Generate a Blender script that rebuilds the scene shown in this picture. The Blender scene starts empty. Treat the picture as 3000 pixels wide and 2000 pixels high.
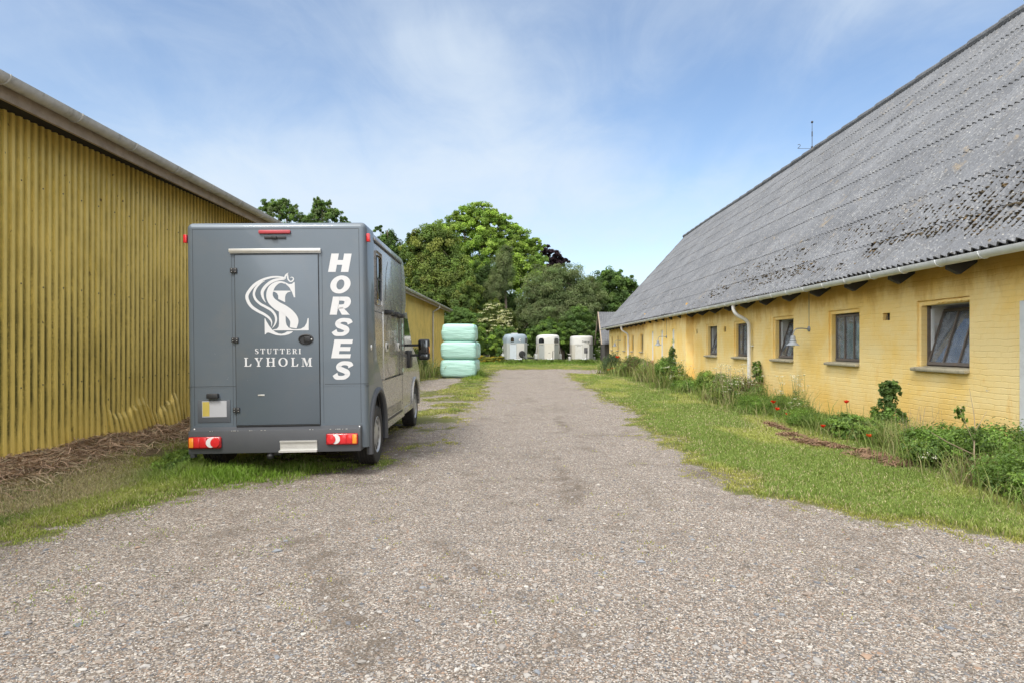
import bpy, bmesh, math, random
import numpy as np
from mathutils import Vector, Matrix, Euler
R = math.radians
SC = bpy.context.scene
COL = SC.collection
rng = np.random.default_rng(7)
random.seed(7)

# ------------------------------------------------------------------ camera
cam = bpy.data.cameras.new("camera"); cam_o = bpy.data.objects.new("camera", cam); COL.objects.link(cam_o)
cam_o.location = (0, 0, 1.4); cam_o.rotation_euler = (R(90), 0, 0)
cam.sensor_width = 36; cam.lens = 23.04; cam.shift_x = -0.01; cam.shift_y = 0.0033
cam.clip_start = 0.05; cam.clip_end = 3000
SC.camera = cam_o
# ------------------------------------------------------------------ world, sun, exposure
SUN_EL, SUN_AZ = R(54), R(207)      # azimuth clockwise from +Y
world = bpy.data.worlds.new("World"); SC.world = world; world.use_nodes = True


class NT:
    """small helper round a node tree"""
    def __init__(s, nt): s.nt = nt
    def n(s, typ, ins=None, **props):
        nd = s.nt.nodes.new(typ)
        for k, v in props.items(): setattr(nd, k, v)
        for k, v in (ins or {}).items():
            sk = nd.inputs[k]
            if isinstance(v, bpy.types.NodeSocket): s.nt.links.new(v, sk)
            else: sk.default_value = v
        return nd
    def noise(s, vec, scale, detail=4, rough=.55, dist=0.0, dim='3D'):
        return s.n('ShaderNodeTexNoise', {'Vector': vec, 'Scale': scale, 'Detail': detail, 'Roughness': rough, 'Distortion': dist}, noise_dimensions=dim).outputs['Fac']
    def mix(s, f, a, b, blend='MIX'):
        nd = s.n('ShaderNodeMix', data_type='RGBA', blend_type=blend)
        for i, v in ((0, f), (6, a), (7, b)):
            if isinstance(v, bpy.types.NodeSocket): s.nt.links.new(v, nd.inputs[i])
            else:
                nd.inputs[i].default_value = v if i == 0 else (*v, 1)[:4]
        return nd.outputs[2]
    def m(s, op, a, b=0.0, c=0.0, clamp=False):
        nd = s.n('ShaderNodeMath', operation=op, use_clamp=clamp)
        for i, v in enumerate((a, b, c)):
            if isinstance(v, bpy.types.NodeSocket): s.nt.links.new(v, nd.inputs[i])
            else: nd.inputs[i].default_value = v
        return nd.outputs[0]
    def ss(s, v, a, b):
        nd = s.n('ShaderNodeMapRange', {0: v, 1: a, 2: b, 3: 0.0, 4: 1.0}, interpolation_type='SMOOTHSTEP')
        return nd.outputs[0]
    def map(s, vec, scale=(1, 1, 1), loc=(0, 0, 0), rot=(0, 0, 0)):
        return s.n('ShaderNodeMapping', {'Vector': vec, 'Scale': scale, 'Location': loc, 'Rotation': rot}).outputs[0]


w = NT(world.node_tree); world.node_tree.nodes.clear()
sky = w.n('ShaderNodeTexSky', sky_type='NISHITA', sun_disc=False)
sky.sun_elevation = SUN_EL; sky.sun_rotation = SUN_AZ; sky.air_density = 1.0; sky.dust_density = 0.6; sky.ozone_density = 1.6
tc = w.n('ShaderNodeTexCoord').outputs['Generated']
sep = w.n('ShaderNodeSeparateXYZ', {0: tc})
zz = w.m('ADD', w.m('MAXIMUM', sep.outputs[2], 0.0), 0.16)
pv = w.n('ShaderNodeCombineXYZ', {0: w.m('DIVIDE', sep.outputs[0], zz), 1: w.m('DIVIDE', sep.outputs[1], zz), 2: 0.0}).outputs[0]
c1 = w.noise(w.map(pv, (0.55, 0.42, 1), (3.3, 1.7, 0), (0, 0, R(-28))), 1.0, 7, .56, 0.55)
c2 = w.noise(w.map(pv, (2.6, 1.3, 1), (.4, 5.1, 0), (0, 0, R(-35))), 1.3, 6, .62, 0.9)
elev = sep.outputs[2]
low = w.m('MULTIPLY', w.ss(elev, 0.46, 0.10), 0.34)
uu = w.m('DIVIDE', sep.outputs[0], w.m('MAXIMUM', sep.outputs[1], .05)); vv = w.m('DIVIDE', sep.outputs[2], w.m('MAXIMUM', sep.outputs[1], .05))
wb_ = w.m('MULTIPLY', w.m('SUBTRACT', w.noise(tc, 3.0, 5, .6, .4), .5), .35)
def bank(u0, v0, su, sv, sl=0.0):   # a patch of thin cloud over one part of the countryside
    du = w.m('DIVIDE', w.m('SUBTRACT', w.m('ADD', uu, wb_), u0), su); dv = w.m('DIVIDE', w.m('SUBTRACT', w.m('ADD', w.m('ADD', vv, w.m('MULTIPLY', uu, sl)), w.m('MULTIPLY', wb_, .5)), v0), sv)
    return w.m('EXPONENT', w.m('MULTIPLY', w.m('ADD', w.m('MULTIPLY', du, du), w.m('MULTIPLY', dv, dv)), -1.0))
banks = w.m('ADD', w.m('MULTIPLY', bank(-.10, .225, .55, .09), .30), w.m('ADD', w.m('MULTIPLY', bank(-.10, .37, .15, .09, .5), .17), w.m('ADD', w.m('MULTIPLY', bank(.62, .42, .22, .13, -.3), .20), w.m('MULTIPLY', bank(-.52, .26, .3, .09), .12))))
low = w.m('ADD', w.m('MULTIPLY', low, .25), banks)
dens = w.ss(w.m('ADD', w.m('ADD', w.m('MULTIPLY', c1, .78), w.m('MULTIPLY', c2, .30)), low), 0.44, 0.98)
skyc = w.n('ShaderNodeHueSaturation', {'Saturation': 1.0, 'Value': 1.0, 'Color': sky.outputs[0]}).outputs[0]
cl = w.mix(w.m('MULTIPLY', dens, 0.86), skyc, (4.0, 4.5, 5.0))
# brighter sky added round the sun, out of view, to lift the fill light
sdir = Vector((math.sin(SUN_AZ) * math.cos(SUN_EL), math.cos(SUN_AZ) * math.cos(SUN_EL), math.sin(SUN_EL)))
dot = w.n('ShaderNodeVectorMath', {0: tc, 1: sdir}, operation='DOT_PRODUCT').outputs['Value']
fill_glow = w.ss(dot, 0.02, 0.80)
cl = w.mix(w.m('MULTIPLY', fill_glow, 0.85), cl, (12.5, 12.3, 12.0))
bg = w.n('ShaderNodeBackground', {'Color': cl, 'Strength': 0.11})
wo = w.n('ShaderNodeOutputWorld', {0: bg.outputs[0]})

sun = bpy.data.lights.new("sun", 'SUN'); sun.energy = 1.75; sun.angle = R(15); sun.color = (1, .95, .87)
sun_o = bpy.data.objects.new("sun", sun); COL.objects.link(sun_o)
sd = Vector((math.sin(SUN_AZ) * math.cos(SUN_EL), math.cos(SUN_AZ) * math.cos(SUN_EL), math.sin(SUN_EL)))
sun_o.rotation_euler = sd.to_track_quat('Z', 'Y').to_euler()
SC.view_settings.view_transform = 'Standard'; SC.view_settings.look = 'None'
SC.view_settings.exposure = 0.85; SC.view_settings.gamma = 1.0
cy = SC.cycles; cy.use_denoising = True; cy.max_bounces = 6; cy.diffuse_bounces = 3; cy.glossy_bounces = 3
cy.transmission_bounces = 4; cy.transparent_max_bounces = 8; cy.caustics_reflective = False; cy.caustics_refractive = False
try: cy.denoiser = 'OPENIMAGEDENOISE'; cy.denoising_prefilter = 'ACCURATE'
except Exception: pass


# ------------------------------------------------------------------ helpers
def tag(o, label=None, cat=None, group=None, kind=None):
    if label: o['label'] = label
    if cat: o['category'] = cat
    if group: o['group'] = group
    if kind: o['kind'] = kind
    return o

def thing(name, label, cat, loc=(0, 0, 0), rot=(0, 0, 0), group=None):
    o = bpy.data.objects.new(name, None); COL.objects.link(o); o.location = loc; o.rotation_euler = rot
    o.empty_display_size = .3
    return tag(o, label, cat, group)

def link(o, parent=None, local=False):
    COL.objects.link(o)
    if parent is not None:
        o.parent = parent
        if not local:
            p = parent
            while p.parent is not None: p = p.parent
            if parent.parent is None and parent.type == 'EMPTY':
                o.matrix_parent_inverse = Matrix.Translation(-Vector(parent.location))
    return o

class MB:
    def __init__(s): s.v = []; s.f = []; s.m = []
    def add(s, vs, fs, mi=0):
        b = len(s.v); s.v += [tuple(p) for p in vs]; s.f += [tuple(i + b for i in f) for f in fs]; s.m += [mi] * len(fs); return s
    def box(s, x0, x1, y0, y1, z0, z1, bev=0, mi=0, M=None, seg=2):
        bm = bmesh.new(); bmesh.ops.create_cube(bm, size=1)
        for v in bm.verts: v.co = Vector(((x0 + x1) / 2 + v.co.x * (x1 - x0), (y0 + y1) / 2 + v.co.y * (y1 - y0), (z0 + z1) / 2 + v.co.z * (z1 - z0)))
        if bev: bmesh.ops.bevel(bm, geom=bm.edges[:], offset=bev, segments=seg, affect='EDGES', profile=.5)
        if M is not None: bm.transform(M)
        bm.verts.index_update()
        s.add([v.co[:] for v in bm.verts], [[v.index for v in f.verts] for f in bm.faces], mi); bm.free(); return s
    def prism(s, poly, f, d0, d1, mi=0):
        """poly in a plane, extruded from d0 to d1; f(u, v, d) -> xyz"""
        n = len(poly)
        vs = [f(u, v, d0) for u, v in poly] + [f(u, v, d1) for u, v in poly]
        fs = [tuple(range(n)), tuple(range(2 * n - 1, n - 1, -1))] + [(i, (i + 1) % n, n + (i + 1) % n, n + i)[::-1] for i in range(n)]
        return s.add(vs, fs, mi)
    def poly(s, poly, f, mi=0): return s.add([f(u, v) for u, v in poly], [tuple(range(len(poly)))], mi)
    def tube(s, pts, r, n=8, mi=0, cap=True):
        P = [Vector(p) for p in pts]; k = len(P); rr = r if hasattr(r, '__len__') else [r] * k
        t0 = (P[1] - P[0]).normalized(); a = t0.orthogonal().normalized(); vs = []; fs = []
        for i in range(k):
            t = (P[min(i + 1, k - 1)] - P[max(i - 1, 0)]).normalized()
            a = (a - t * a.dot(t)).normalized(); b = t.cross(a)
            for j in range(n):
                an = 2 * math.pi * j / n; vs.append(P[i] + (a * math.cos(an) + b * math.sin(an)) * rr[i])
        for i in range(k - 1):
            for j in range(n): fs.append((i * n + j, i * n + (j + 1) % n, (i + 1) * n + (j + 1) % n, (i + 1) * n + j))
        if cap: fs += [tuple(range(n))[::-1], tuple((k - 1) * n + j for j in range(n))]
        return s.add(vs, fs, mi)
    def lathe(s, prof, n=24, M=None, mi=0, closed=False):
        M = M or Matrix(); vs = []; fs = []; k = len(prof)
        for r_, z in prof:
            for j in range(n):
                an = 2 * math.pi * j / n; vs.append(M @ Vector((r_ * math.cos(an), r_ * math.sin(an), z)))
        for i in range(k if closed else k - 1):
            i2 = (i + 1) % k
            for j in range(n): fs.append((i * n + j, i * n + (j + 1) % n, i2 * n + (j + 1) % n, i2 * n + j))
        return s.add(vs, fs, mi)
    def build(s, name, mat, parent=None, local=False, smooth=True, ang=35):
        me = bpy.data.meshes.new(name); me.from_pydata(s.v, [], s.f)
        for m in (mat if isinstance(mat, (list, tuple)) else [mat]): me.materials.append(m)
        if any(s.m): me.polygons.foreach_set('material_index', s.m)
        me.update()
        if smooth: me.shade_smooth(); me.set_sharp_from_angle(angle=R(ang))
        return link(bpy.data.objects.new(name, me), parent, local)

def np_mesh(name, V, F, mat, parent=None, local=False, colors=None, smooth=False, attrs=None):
    me = bpy.data.meshes.new(name); V = np.ascontiguousarray(V, dtype=np.float32); F = np.ascontiguousarray(F, dtype=np.int32)
    nf, k = F.shape
    me.vertices.add(len(V)); me.vertices.foreach_set('co', V.ravel())
    me.loops.add(nf * k); me.loops.foreach_set('vertex_index', F.ravel())
    me.polygons.add(nf); me.polygons.foreach_set('loop_start', np.arange(nf, dtype=np.int32) * k)
    me.update(calc_edges=True)
    if colors is not None:
        ca = me.color_attributes.new('Col', 'FLOAT_COLOR', 'POINT')
        c4 = np.ones((len(V), 4), np.float32); c4[:, :3] = colors; ca.data.foreach_set('color', c4.ravel())
    for an, av in (attrs or {}).items():
        at = me.attributes.new(an, 'FLOAT', 'POINT'); at.data.foreach_set('value', np.ascontiguousarray(av, np.float32))
    me.materials.append(mat)
    if smooth: me.shade_smooth()
    else: me.shade_flat()
    return link(bpy.data.objects.new(name, me), parent, local)

_tab = np.random.default_rng(3).random((256, 256))
def vnoise(x, y):
    x = np.asarray(x, float); y = np.asarray(y, float)
    xi = np.floor(x).astype(int); yi = np.floor(y).astype(int); fx = x - xi; fy = y - yi
    fx = fx * fx * (3 - 2 * fx); fy = fy * fy * (3 - 2 * fy)
    g = lambda a, b: _tab[a & 255, b & 255]
    return (g(xi, yi) * (1 - fx) + g(xi + 1, yi) * fx) * (1 - fy) + (g(xi, yi + 1) * (1 - fx) + g(xi + 1, yi + 1) * fx) * fy
def fbm(x, y, o=4):
    s = 0; a = .5; t = 0
    for i in range(o): s = s + a * vnoise(x * 2 ** i + 17 * i, y * 2 ** i + 31 * i); t += a; a *= .5
    return s / t
def sstep(a, b, x): t = np.clip((x - a) / (b - a), 0, 1); return t * t * (3 - 2 * t)

def catmull(pts, per=6):
    P = np.array(pts, float); out = []
    Q = np.vstack([2 * P[0] - P[1], P, 2 * P[-1] - P[-2]])
    for i in range(1, len(Q) - 2):
        for t in np.linspace(0, 1, per, endpoint=False):
            a, b, c, d = Q[i - 1:i + 3]
            out.append(.5 * ((2 * b) + (c - a) * t + (2 * a - 5 * b + 4 * c - d) * t * t + (3 * b - a - 3 * c + d) * t ** 3))
    out.append(P[-1]); return np.array(out)

def stroke(pts, per=6):
    """(u, v, width) centre line -> list of quads"""
    C = catmull(pts, per); d = np.gradient(C[:, :2], axis=0); d /= np.linalg.norm(d, axis=1)[:, None] + 1e-9
    nrm = np.stack([-d[:, 1], d[:, 0]], 1); a = C[:, :2] + nrm * C[:, 2:3] / 2; b = C[:, :2] - nrm * C[:, 2:3] / 2
    return [[tuple(a[i]), tuple(a[i + 1]), tuple(b[i + 1]), tuple(b[i])] for i in range(len(C) - 1)]

# ------------------------------------------------------------------ materials
def newmat(name):
    m = bpy.data.materials.new(name); m.use_nodes = True; m.node_tree.nodes.clear(); return m, NT(m.node_tree)
def finish(t, col, rough=.6, metal=0.0, bump=None, bstr=.3, bdist=.01, spec=.5, coat=0.0, extra=None):
    ins = {'Base Color': col if isinstance(col, bpy.types.NodeSocket) else (*col, 1), 'Roughness': rough, 'Metallic': metal, 'Specular IOR Level': spec, 'Coat Weight': coat}
    ins.update(extra or {})
    if bump is not None: ins['Normal'] = t.n('ShaderNodeBump', {'Strength': bstr, 'Distance': bdist, 'Height': bump}).outputs[0]
    b = t.n('ShaderNodeBsdfPrincipled', ins); t.n('ShaderNodeOutputMaterial', {0: b.outputs[0]}); return b
def simple(name, col, rough=.5, metal=0.0, var=.12, scale=6, bstr=.05, spec=.5, coat=0.0, dirt=None, dirt_amt=.5, bdist=.005):
    m, t = newmat(name); oc = t.n('ShaderNodeTexCoord').outputs['Object']
    f = t.noise(oc, scale, 5, .6); c = t.mix(f, [x * (1 - var) for x in col], [min(1, x * (1 + var)) for x in col])
    if dirt:
        d = t.ss(t.noise(oc, scale * .45, 6, .7, .4), .48, .75); c = t.mix(t.m('MULTIPLY', d, dirt_amt), c, dirt)
    fine = t.noise(oc, scale * 14, 3, .6)
    finish(t, c, t.m('ADD', t.m('MULTIPLY', fine, .12), rough - .06), metal, fine, bstr, bdist, spec, coat); return m
def colmat(name, rough=.6, transl=.3, var=.25, spec=.3):
    """foliage, blades, stones: colour per piece from the mesh"""
    m, t = newmat(name); a = t.n('ShaderNodeAttribute', attribute_name='Col').outputs[0]
    b = t.n('ShaderNodeBsdfPrincipled', {'Base Color': a, 'Roughness': rough, 'Specular IOR Level': spec})
    out = b.outputs[0]
    if transl:
        tr = t.n('ShaderNodeBsdfTranslucent', {'Color': t.mix(1.0, a, (1.15, 1.2, .6), 'MULTIPLY')})
        out = t.n('ShaderNodeMixShader', {0: transl, 1: b.outputs[0], 2: tr.outputs[0]}).outputs[0]
    t.n('ShaderNodeOutputMaterial', {0: out}); return m

M_leaf = colmat('leaf', .55, .38, spec=.35); M_blade = colmat('grass_blade', .6, .3); M_stone = colmat('stone', .8, 0)
M_straw = colmat('straw', .8, .1); M_petal = colmat('petal', .6, .35); M_moss = colmat('moss', .95, 0, spec=.1)
M_bark = simple('bark', (.16, .13, .10), .9, var=.4, scale=9, bstr=.5, bdist=.02)
M_twig = simple('dry_twig', (.34, .27, .19), .85, var=.3, scale=20)

def mat_ground():
    m, t = newmat('ground_gravel'); oc = t.n('ShaderNodeTexCoord').outputs['Object']
    A = lambda nm: t.n('ShaderNodeAttribute', attribute_name=nm).outputs['Fac']
    gravel, dry, mud = A('gravel'), A('dry'), A('mud')
    # small stones
    wv = t.n('ShaderNodeMixRGB', {0: .02, 1: oc, 2: t.n('ShaderNodeTexNoise', {'Vector': oc, 'Scale': 60.0}).outputs['Color']}).outputs[0]
    def layer(scale, seed):
        v = t.n('ShaderNodeTexVoronoi', {'Vector': t.map(wv, loc=(seed, seed * .7, 0)), 'Scale': scale, 'Randomness': 1.0}, voronoi_dimensions='2D')
        return v.outputs['Distance'], v.outputs['Color']
    d1, k1 = layer(112, 0); d2, k2 = layer(190, 3.1); d3, k3 = layer(34, 7.7)
    def stonecol(k):
        s = t.n('ShaderNodeSeparateColor', {0: k}).outputs
        cr = t.n('ShaderNodeValToRGB', {0: s[0]}); el = cr.color_ramp.elements
        cr.color_ramp.interpolation = 'CONSTANT'
        cols = [(0, (.13, .115, .10)), (.18, (.27, .235, .20)), (.36, (.44, .40, .355)), (.5, (.20, .20, .205)), (.62, (.62, .585, .54)), (.74, (.38, .295, .235)), (.84, (.78, .76, .72)), (.91, (.16, .17, .19)), (.96, (.42, .30, .22))]
        el[0].position, el[0].color = 0, (*cols[0][1], 1); el[1].position, el[1].color = cols[1][0], (*cols[1][1], 1)
        for p, c in cols[2:]: e = el.new(p); e.color = (*c, 1)
        return cr.outputs[0], s
    s1, q1 = stonecol(k1); s2, q2 = stonecol(k2); s3, q3 = stonecol(k3)
    big = t.noise(oc, .55, 5, .6, .3); mid = t.noise(oc, 2.6, 5, .65, .4); fin = t.noise(oc, 38, 3, .6)
    fines = t.mix(fin, (.13, .108, .09), (.27, .235, .20))
    c = t.mix(t.ss(q2[1], .25, .3), fines, s2)
    c = t.mix(t.m('MULTIPLY', t.ss(q1[1], .34, .37), t.ss(d1, .62, .52)), c, s1)
    c = t.mix(t.m('MULTIPLY', t.ss(q3[1], .91, .92), t.ss(d3, .50, .42)), c, s3)
    # earthy patches in the gravel
    mudf = t.m('MULTIPLY', t.ss(t.m('ADD', t.m('MULTIPLY', mid, .6), t.m('MULTIPLY', big, .5)), .54, .72), .50)
    mudf = t.m('MAXIMUM', mudf, t.m('MULTIPLY', t.ss(t.m('ADD', mud, t.m('MULTIPLY', t.m('SUBTRACT', mid, .5), 1.2)), .35, .8), .8))
    mudc = t.mix(fin, (.105, .085, .065), (.20, .17, .14))
    c = t.mix(mudf, c, mudc)
    # turf base under the blades
    turf = t.mix(t.noise(oc, 9, 4, .6), (.10, .125, .035), (.19, .20, .07))
    dryc = t.mix(t.noise(oc, 14, 4, .7), (.15, .11, .065), (.34, .27, .17))
    turf = t.mix(t.ss(t.m('ADD', dry, t.m('MULTIPLY', t.m('SUBTRACT', mid, .5), .9)), .3, .75), turf, dryc)
    turf = t.mix(t.m('MULTIPLY', t.ss(t.noise(oc, 1.7, 5, .7), .55, .7), .45), turf, mudc)
    gm = t.ss(t.m('ADD', gravel, t.m('MULTIPLY', t.m('SUBTRACT', t.noise(oc, 7, 5, .7), .5), .9)), .38, .62)
    c = t.mix(gm, turf, c)
    h = t.m('ADD', t.m('MULTIPLY', t.m('SUBTRACT', 1, d1), .5), t.m('ADD', t.m('MULTIPLY', t.m('SUBTRACT', 1, d2), .25), t.m('MULTIPLY', mid, .8)))
    c = t.mix(1.0, c, (.73, .705, .68), 'MULTIPLY')
    finish(t, c, .9, 0, h, .55, .012, .25); return m
M_ground = mat_ground()

def mat_brick(name, yellow=True):
    m, t = newmat(name); oc = t.n('ShaderNodeTexCoord').outputs['Object']
    sp = t.n('ShaderNodeSeparateXYZ', {0: oc}).outputs
    wob = t.noise(oc, 3.0, 3); wob2 = t.noise(oc, 11, 3)
    u = t.m('ADD', t.m('ADD', sp[1], sp[0]), t.m('MULTIPLY', t.m('SUBTRACT', wob2, .5), .06)); v = t.m('ADD', sp[2], t.m('ADD', t.m('MULTIPLY', wob, .05), t.m('MULTIPLY', wob2, .018)))
    uv = t.n('ShaderNodeCombineXYZ', {0: u, 1: v, 2: 0.0}).outputs[0]
    bt = t.n('ShaderNodeTexBrick', {'Vector': uv, 'Color1': (1, 1, 1, 1), 'Color2': (.8, .8, .8, 1), 'Mortar': (0, 0, 0, 1), 'Scale': 1.0, 'Mortar Size': .009, 'Mortar Smooth': .9, 'Bias': 0.0, 'Brick Width': .245, 'Row Height': .075}, offset=.5)
    bsep = t.n('ShaderNodeSeparateColor', {0: bt.outputs['Color']}).outputs[0]
    mort = bt.outputs['Fac']
    n1 = t.noise(oc, .9, 6, .65, .4); n2 = t.noise(t.map(oc, (1, 1, .45)), 2.2, 6, .7, .5); n3 = t.noise(oc, 26, 4, .65)
    c = t.mix(t.ss(n1, .32, .66), (.93, .645, .20), (.94, .745, .36))
    c = t.mix(t.m('MULTIPLY', t.ss(n2, .58, .74), .5), c, (.82, .45, .07))
    c = t.mix(t.m('MULTIPLY', t.ss(n3, .45, .75), .16), c, (.84, .68, .34))
    # damp staining under the eaves
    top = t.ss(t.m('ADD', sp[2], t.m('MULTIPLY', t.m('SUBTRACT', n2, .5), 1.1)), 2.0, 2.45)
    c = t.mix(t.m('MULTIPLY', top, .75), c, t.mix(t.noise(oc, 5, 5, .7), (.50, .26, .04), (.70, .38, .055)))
    bot = t.ss(t.m('ADD', sp[2], t.m('MULTIPLY', t.m('SUBTRACT', n2, .5), 1.0)), .75, .2)
    c = t.mix(t.m('MULTIPLY', bot, .45), c, (.78, .46, .09))
    # flaked paint low down
    fl = t.m('MULTIPLY', t.ss(t.noise(t.map(oc, (1, .7, 1.6), (2.3, 1.1, 0)), 6.5, 7, .72, .3), .635, .665), t.m('MULTIPLY', t.ss(sp[2], 1.15, .65), t.ss(sp[1], 12.5, 8.5)))
    c = t.mix(t.m('MULTIPLY', fl, .8), c, (.56, .54, .52))
    c = t.mix(t.m('MULTIPLY', t.m('MULTIPLY', mort, t.ss(n2, .35, .65)), .16), c, (.62, .38, .08))
    h = t.m('ADD', t.m('MULTIPLY', t.m('SUBTRACT', 1, t.m('MULTIPLY', mort, t.ss(t.noise(t.map(oc, (1, 1, 2.5)), 4.5, 4, .7), .36, .62))), 1.0), t.m('ADD', t.m('MULTIPLY', bsep, .35), t.m('ADD', t.m('MULTIPLY', n3, .5), t.m('MULTIPLY', t.noise(oc, 7, 3), .5))))
    h = t.m('SUBTRACT', h, t.m('MULTIPLY', fl, .5))
    finish(t, c, .82, 0, h, .40, .011, .3); return m
M_brick = mat_brick('yellow_limewashed_brick')

def mat_metalwall():
    m, t = newmat('weathered_yellow_sheet'); oc = t.n('ShaderNodeTexCoord').outputs['Object']
    sp = t.n('ShaderNodeSeparateXYZ', {0: oc}).outputs
    rib = t.n('ShaderNodeAttribute', attribute_name='rib').outputs['Fac']
    st = t.noise(t.map(oc, (3, 9, .55)), 1.6, 6, .7, .2); pt = t.noise(oc, 1.1, 6, .65, .3); fn = t.noise(oc, 34, 4, .7)
    c = t.mix(t.ss(pt, .35, .7), (.62, .465, .105), (.68, .53, .15))
    c = t.mix(t.m('MULTIPLY', t.ss(st, .35, .7), .35), c, (.30, .235, .085))
    band = t.m('MULTIPLY', t.ss(t.m('ADD', sp[2], t.m('MULTIPLY', t.m('SUBTRACT', pt, .5), 2.6)), .35, .9), t.ss(t.m('ADD', sp[2], t.m('MULTIPLY', t.m('SUBTRACT', st, .5), 3.2)), 2.9, 1.5))
    alg = t.m('MULTIPLY', t.m('MULTIPLY', t.m('MULTIPLY', band, 1.15), t.ss(t.m('ADD', t.m('MULTIPLY', st, .7), t.m('MULTIPLY', fn, .38)), .40, .62)), t.m('SUBTRACT', 1, t.m('MULTIPLY', rib, .93)))
    c = t.mix(t.m('MULTIPLY', alg, .85), c, t.mix(fn, (.060, .055, .014), (.14, .125, .035)))
    blk = t.m('MULTIPLY', t.ss(t.noise(t.map(oc, (2, 6, 1.6)), 1.5, 7, .75, .3), .57, .62), t.m('SUBTRACT', 1, t.m('MULTIPLY', rib, .8)))
    c = t.mix(t.m('MULTIPLY', t.m('MULTIPLY', blk, t.ss(sp[2], 1.0, .2)), .85), c, (.05, .045, .015))
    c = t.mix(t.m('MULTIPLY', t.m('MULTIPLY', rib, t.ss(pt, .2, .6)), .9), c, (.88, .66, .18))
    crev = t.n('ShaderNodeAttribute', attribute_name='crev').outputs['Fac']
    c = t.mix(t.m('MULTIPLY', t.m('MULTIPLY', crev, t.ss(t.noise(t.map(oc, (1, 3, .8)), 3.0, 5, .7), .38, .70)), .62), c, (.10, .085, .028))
    # rusty fixings and specks
    c = t.mix(t.m('MULTIPLY', t.ss(t.noise(t.map(oc, (1, 1, .5)), 19, 2, .5), .72, .76), .8), c, (.09, .055, .02))
    finish(t, c, .48, 0, fn, .05, .004, .5); return m
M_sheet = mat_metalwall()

def mat_roof(name='fibre_cement', base=1.0):
    m, t = newmat(name); oc = t.n('ShaderNodeTexCoord').outputs['Object']
    sp = t.n('ShaderNodeSeparateXYZ', {0: oc}).outputs
    n1 = t.noise(oc, .8, 6, .65, .3); n2 = t.noise(t.map(oc, (.5, 3, .5)), 1.3, 6, .7); n3 = t.noise(oc, 22, 5, .7); n4 = t.noise(oc, 55, 3, .6)
    c = t.mix(t.ss(n1, .3, .7), (.128 * base, .136 * base, .152 * base), (.19 * base, .20 * base, .218 * base))
    c = t.mix(t.m('MULTIPLY', t.ss(n2, .45, .75), .5), c, (.12 * base, .118 * base, .115 * base))
    lich = t.ss(n3, .54, .64); c = t.mix(t.m('MULTIPLY', lich, .5), c, (.40, .40, .39))
    drk = t.ss(n4, .55, .68); c = t.mix(t.m('MULTIPLY', drk, .7), c, (.065, .064, .062)); mot = t.noise(oc, 7.5, 5, .75, .3); c = t.mix(t.m('MULTIPLY', t.ss(mot, .52, .68), .5), c, (.085, .085, .085))
    vs = t.n('ShaderNodeTexVoronoi', {'Vector': oc, 'Scale': 19.0}); vc = t.n('ShaderNodeSeparateColor', {0: vs.outputs['Color']}).outputs
    c = t.mix(t.m('MULTIPLY', t.ss(vs.outputs['Distance'], .22, .1), t.ss(vc[0], .80, .84)), c, (.42, .41, .38))
    c = t.mix(t.m('MULTIPLY', t.m('MULTIPLY', t.ss(vs.outputs['Distance'], .30, .2), t.ss(vc[1], .80, .84)), .85), c, (.05, .045, .035))
    c = t.mix(t.m('MULTIPLY', t.ss(t.noise(oc, 1.9, 5, .7, .6), .60, .72), .45), c, (.34, .26, .15))
    finish(t, c, .9, 0, t.m('ADD', n3, n4), .4, .008, .2); return m
M_roof = mat_roof()
M_zinc = simple('zinc_gutter', (.72, .75, .78), .42, .1, var=.18, scale=4, dirt=(.26, .26, .25), dirt_amt=.5)
M_oldzinc = simple('old_dirty_gutter', (.50, .50, .48), .6, .0, var=.3, scale=9, dirt=(.13, .12, .08), dirt_amt=.75)
M_wood = simple('weathered_fascia', (.36, .29, .22), .85, var=.45, scale=5, bstr=.3, dirt=(.12, .10, .08), dirt_amt=.7)
M_dark = simple('dark_void', (.02, .018, .016), .9)
M_rafter = simple('rafter_wood', (.055, .055, .062), .8, var=.3)
M_white = simple('white_plastic_pipe', (.72, .72, .70), .4, var=.06, scale=3, dirt=(.42, .40, .36), dirt_amt=.4)
M_white_d = simple('flaking_white_pipe', (.52, .50, .46), .6, var=.2, scale=8, dirt=(.3, .27, .2), dirt_amt=.7)
M_int = simple('whitewash', (.74, .74, .73), .8, var=.12, scale=5, dirt=(.5, .49, .46), dirt_amt=.5)
M_sashw = simple('sash_iron', (.135, .115, .10), .7, var=.35, scale=14, dirt=(.20, .13, .08), dirt_amt=.6)
M_sill = simple('mossy_sill', (.42, .38, .27), .9, var=.35, scale=18, bstr=.5, dirt=(.10, .095, .07), dirt_amt=.85)
M_lamp = simple('lamp_enamel', (.22, .245, .27), .45, var=.1, scale=9)
M_bulb = simple('frosted_glass', (.65, .66, .66), .25)
M_planks = simple('black_boards', (.10, .092, .088), .85, var=.4, scale=6, bstr=.4)

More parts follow.
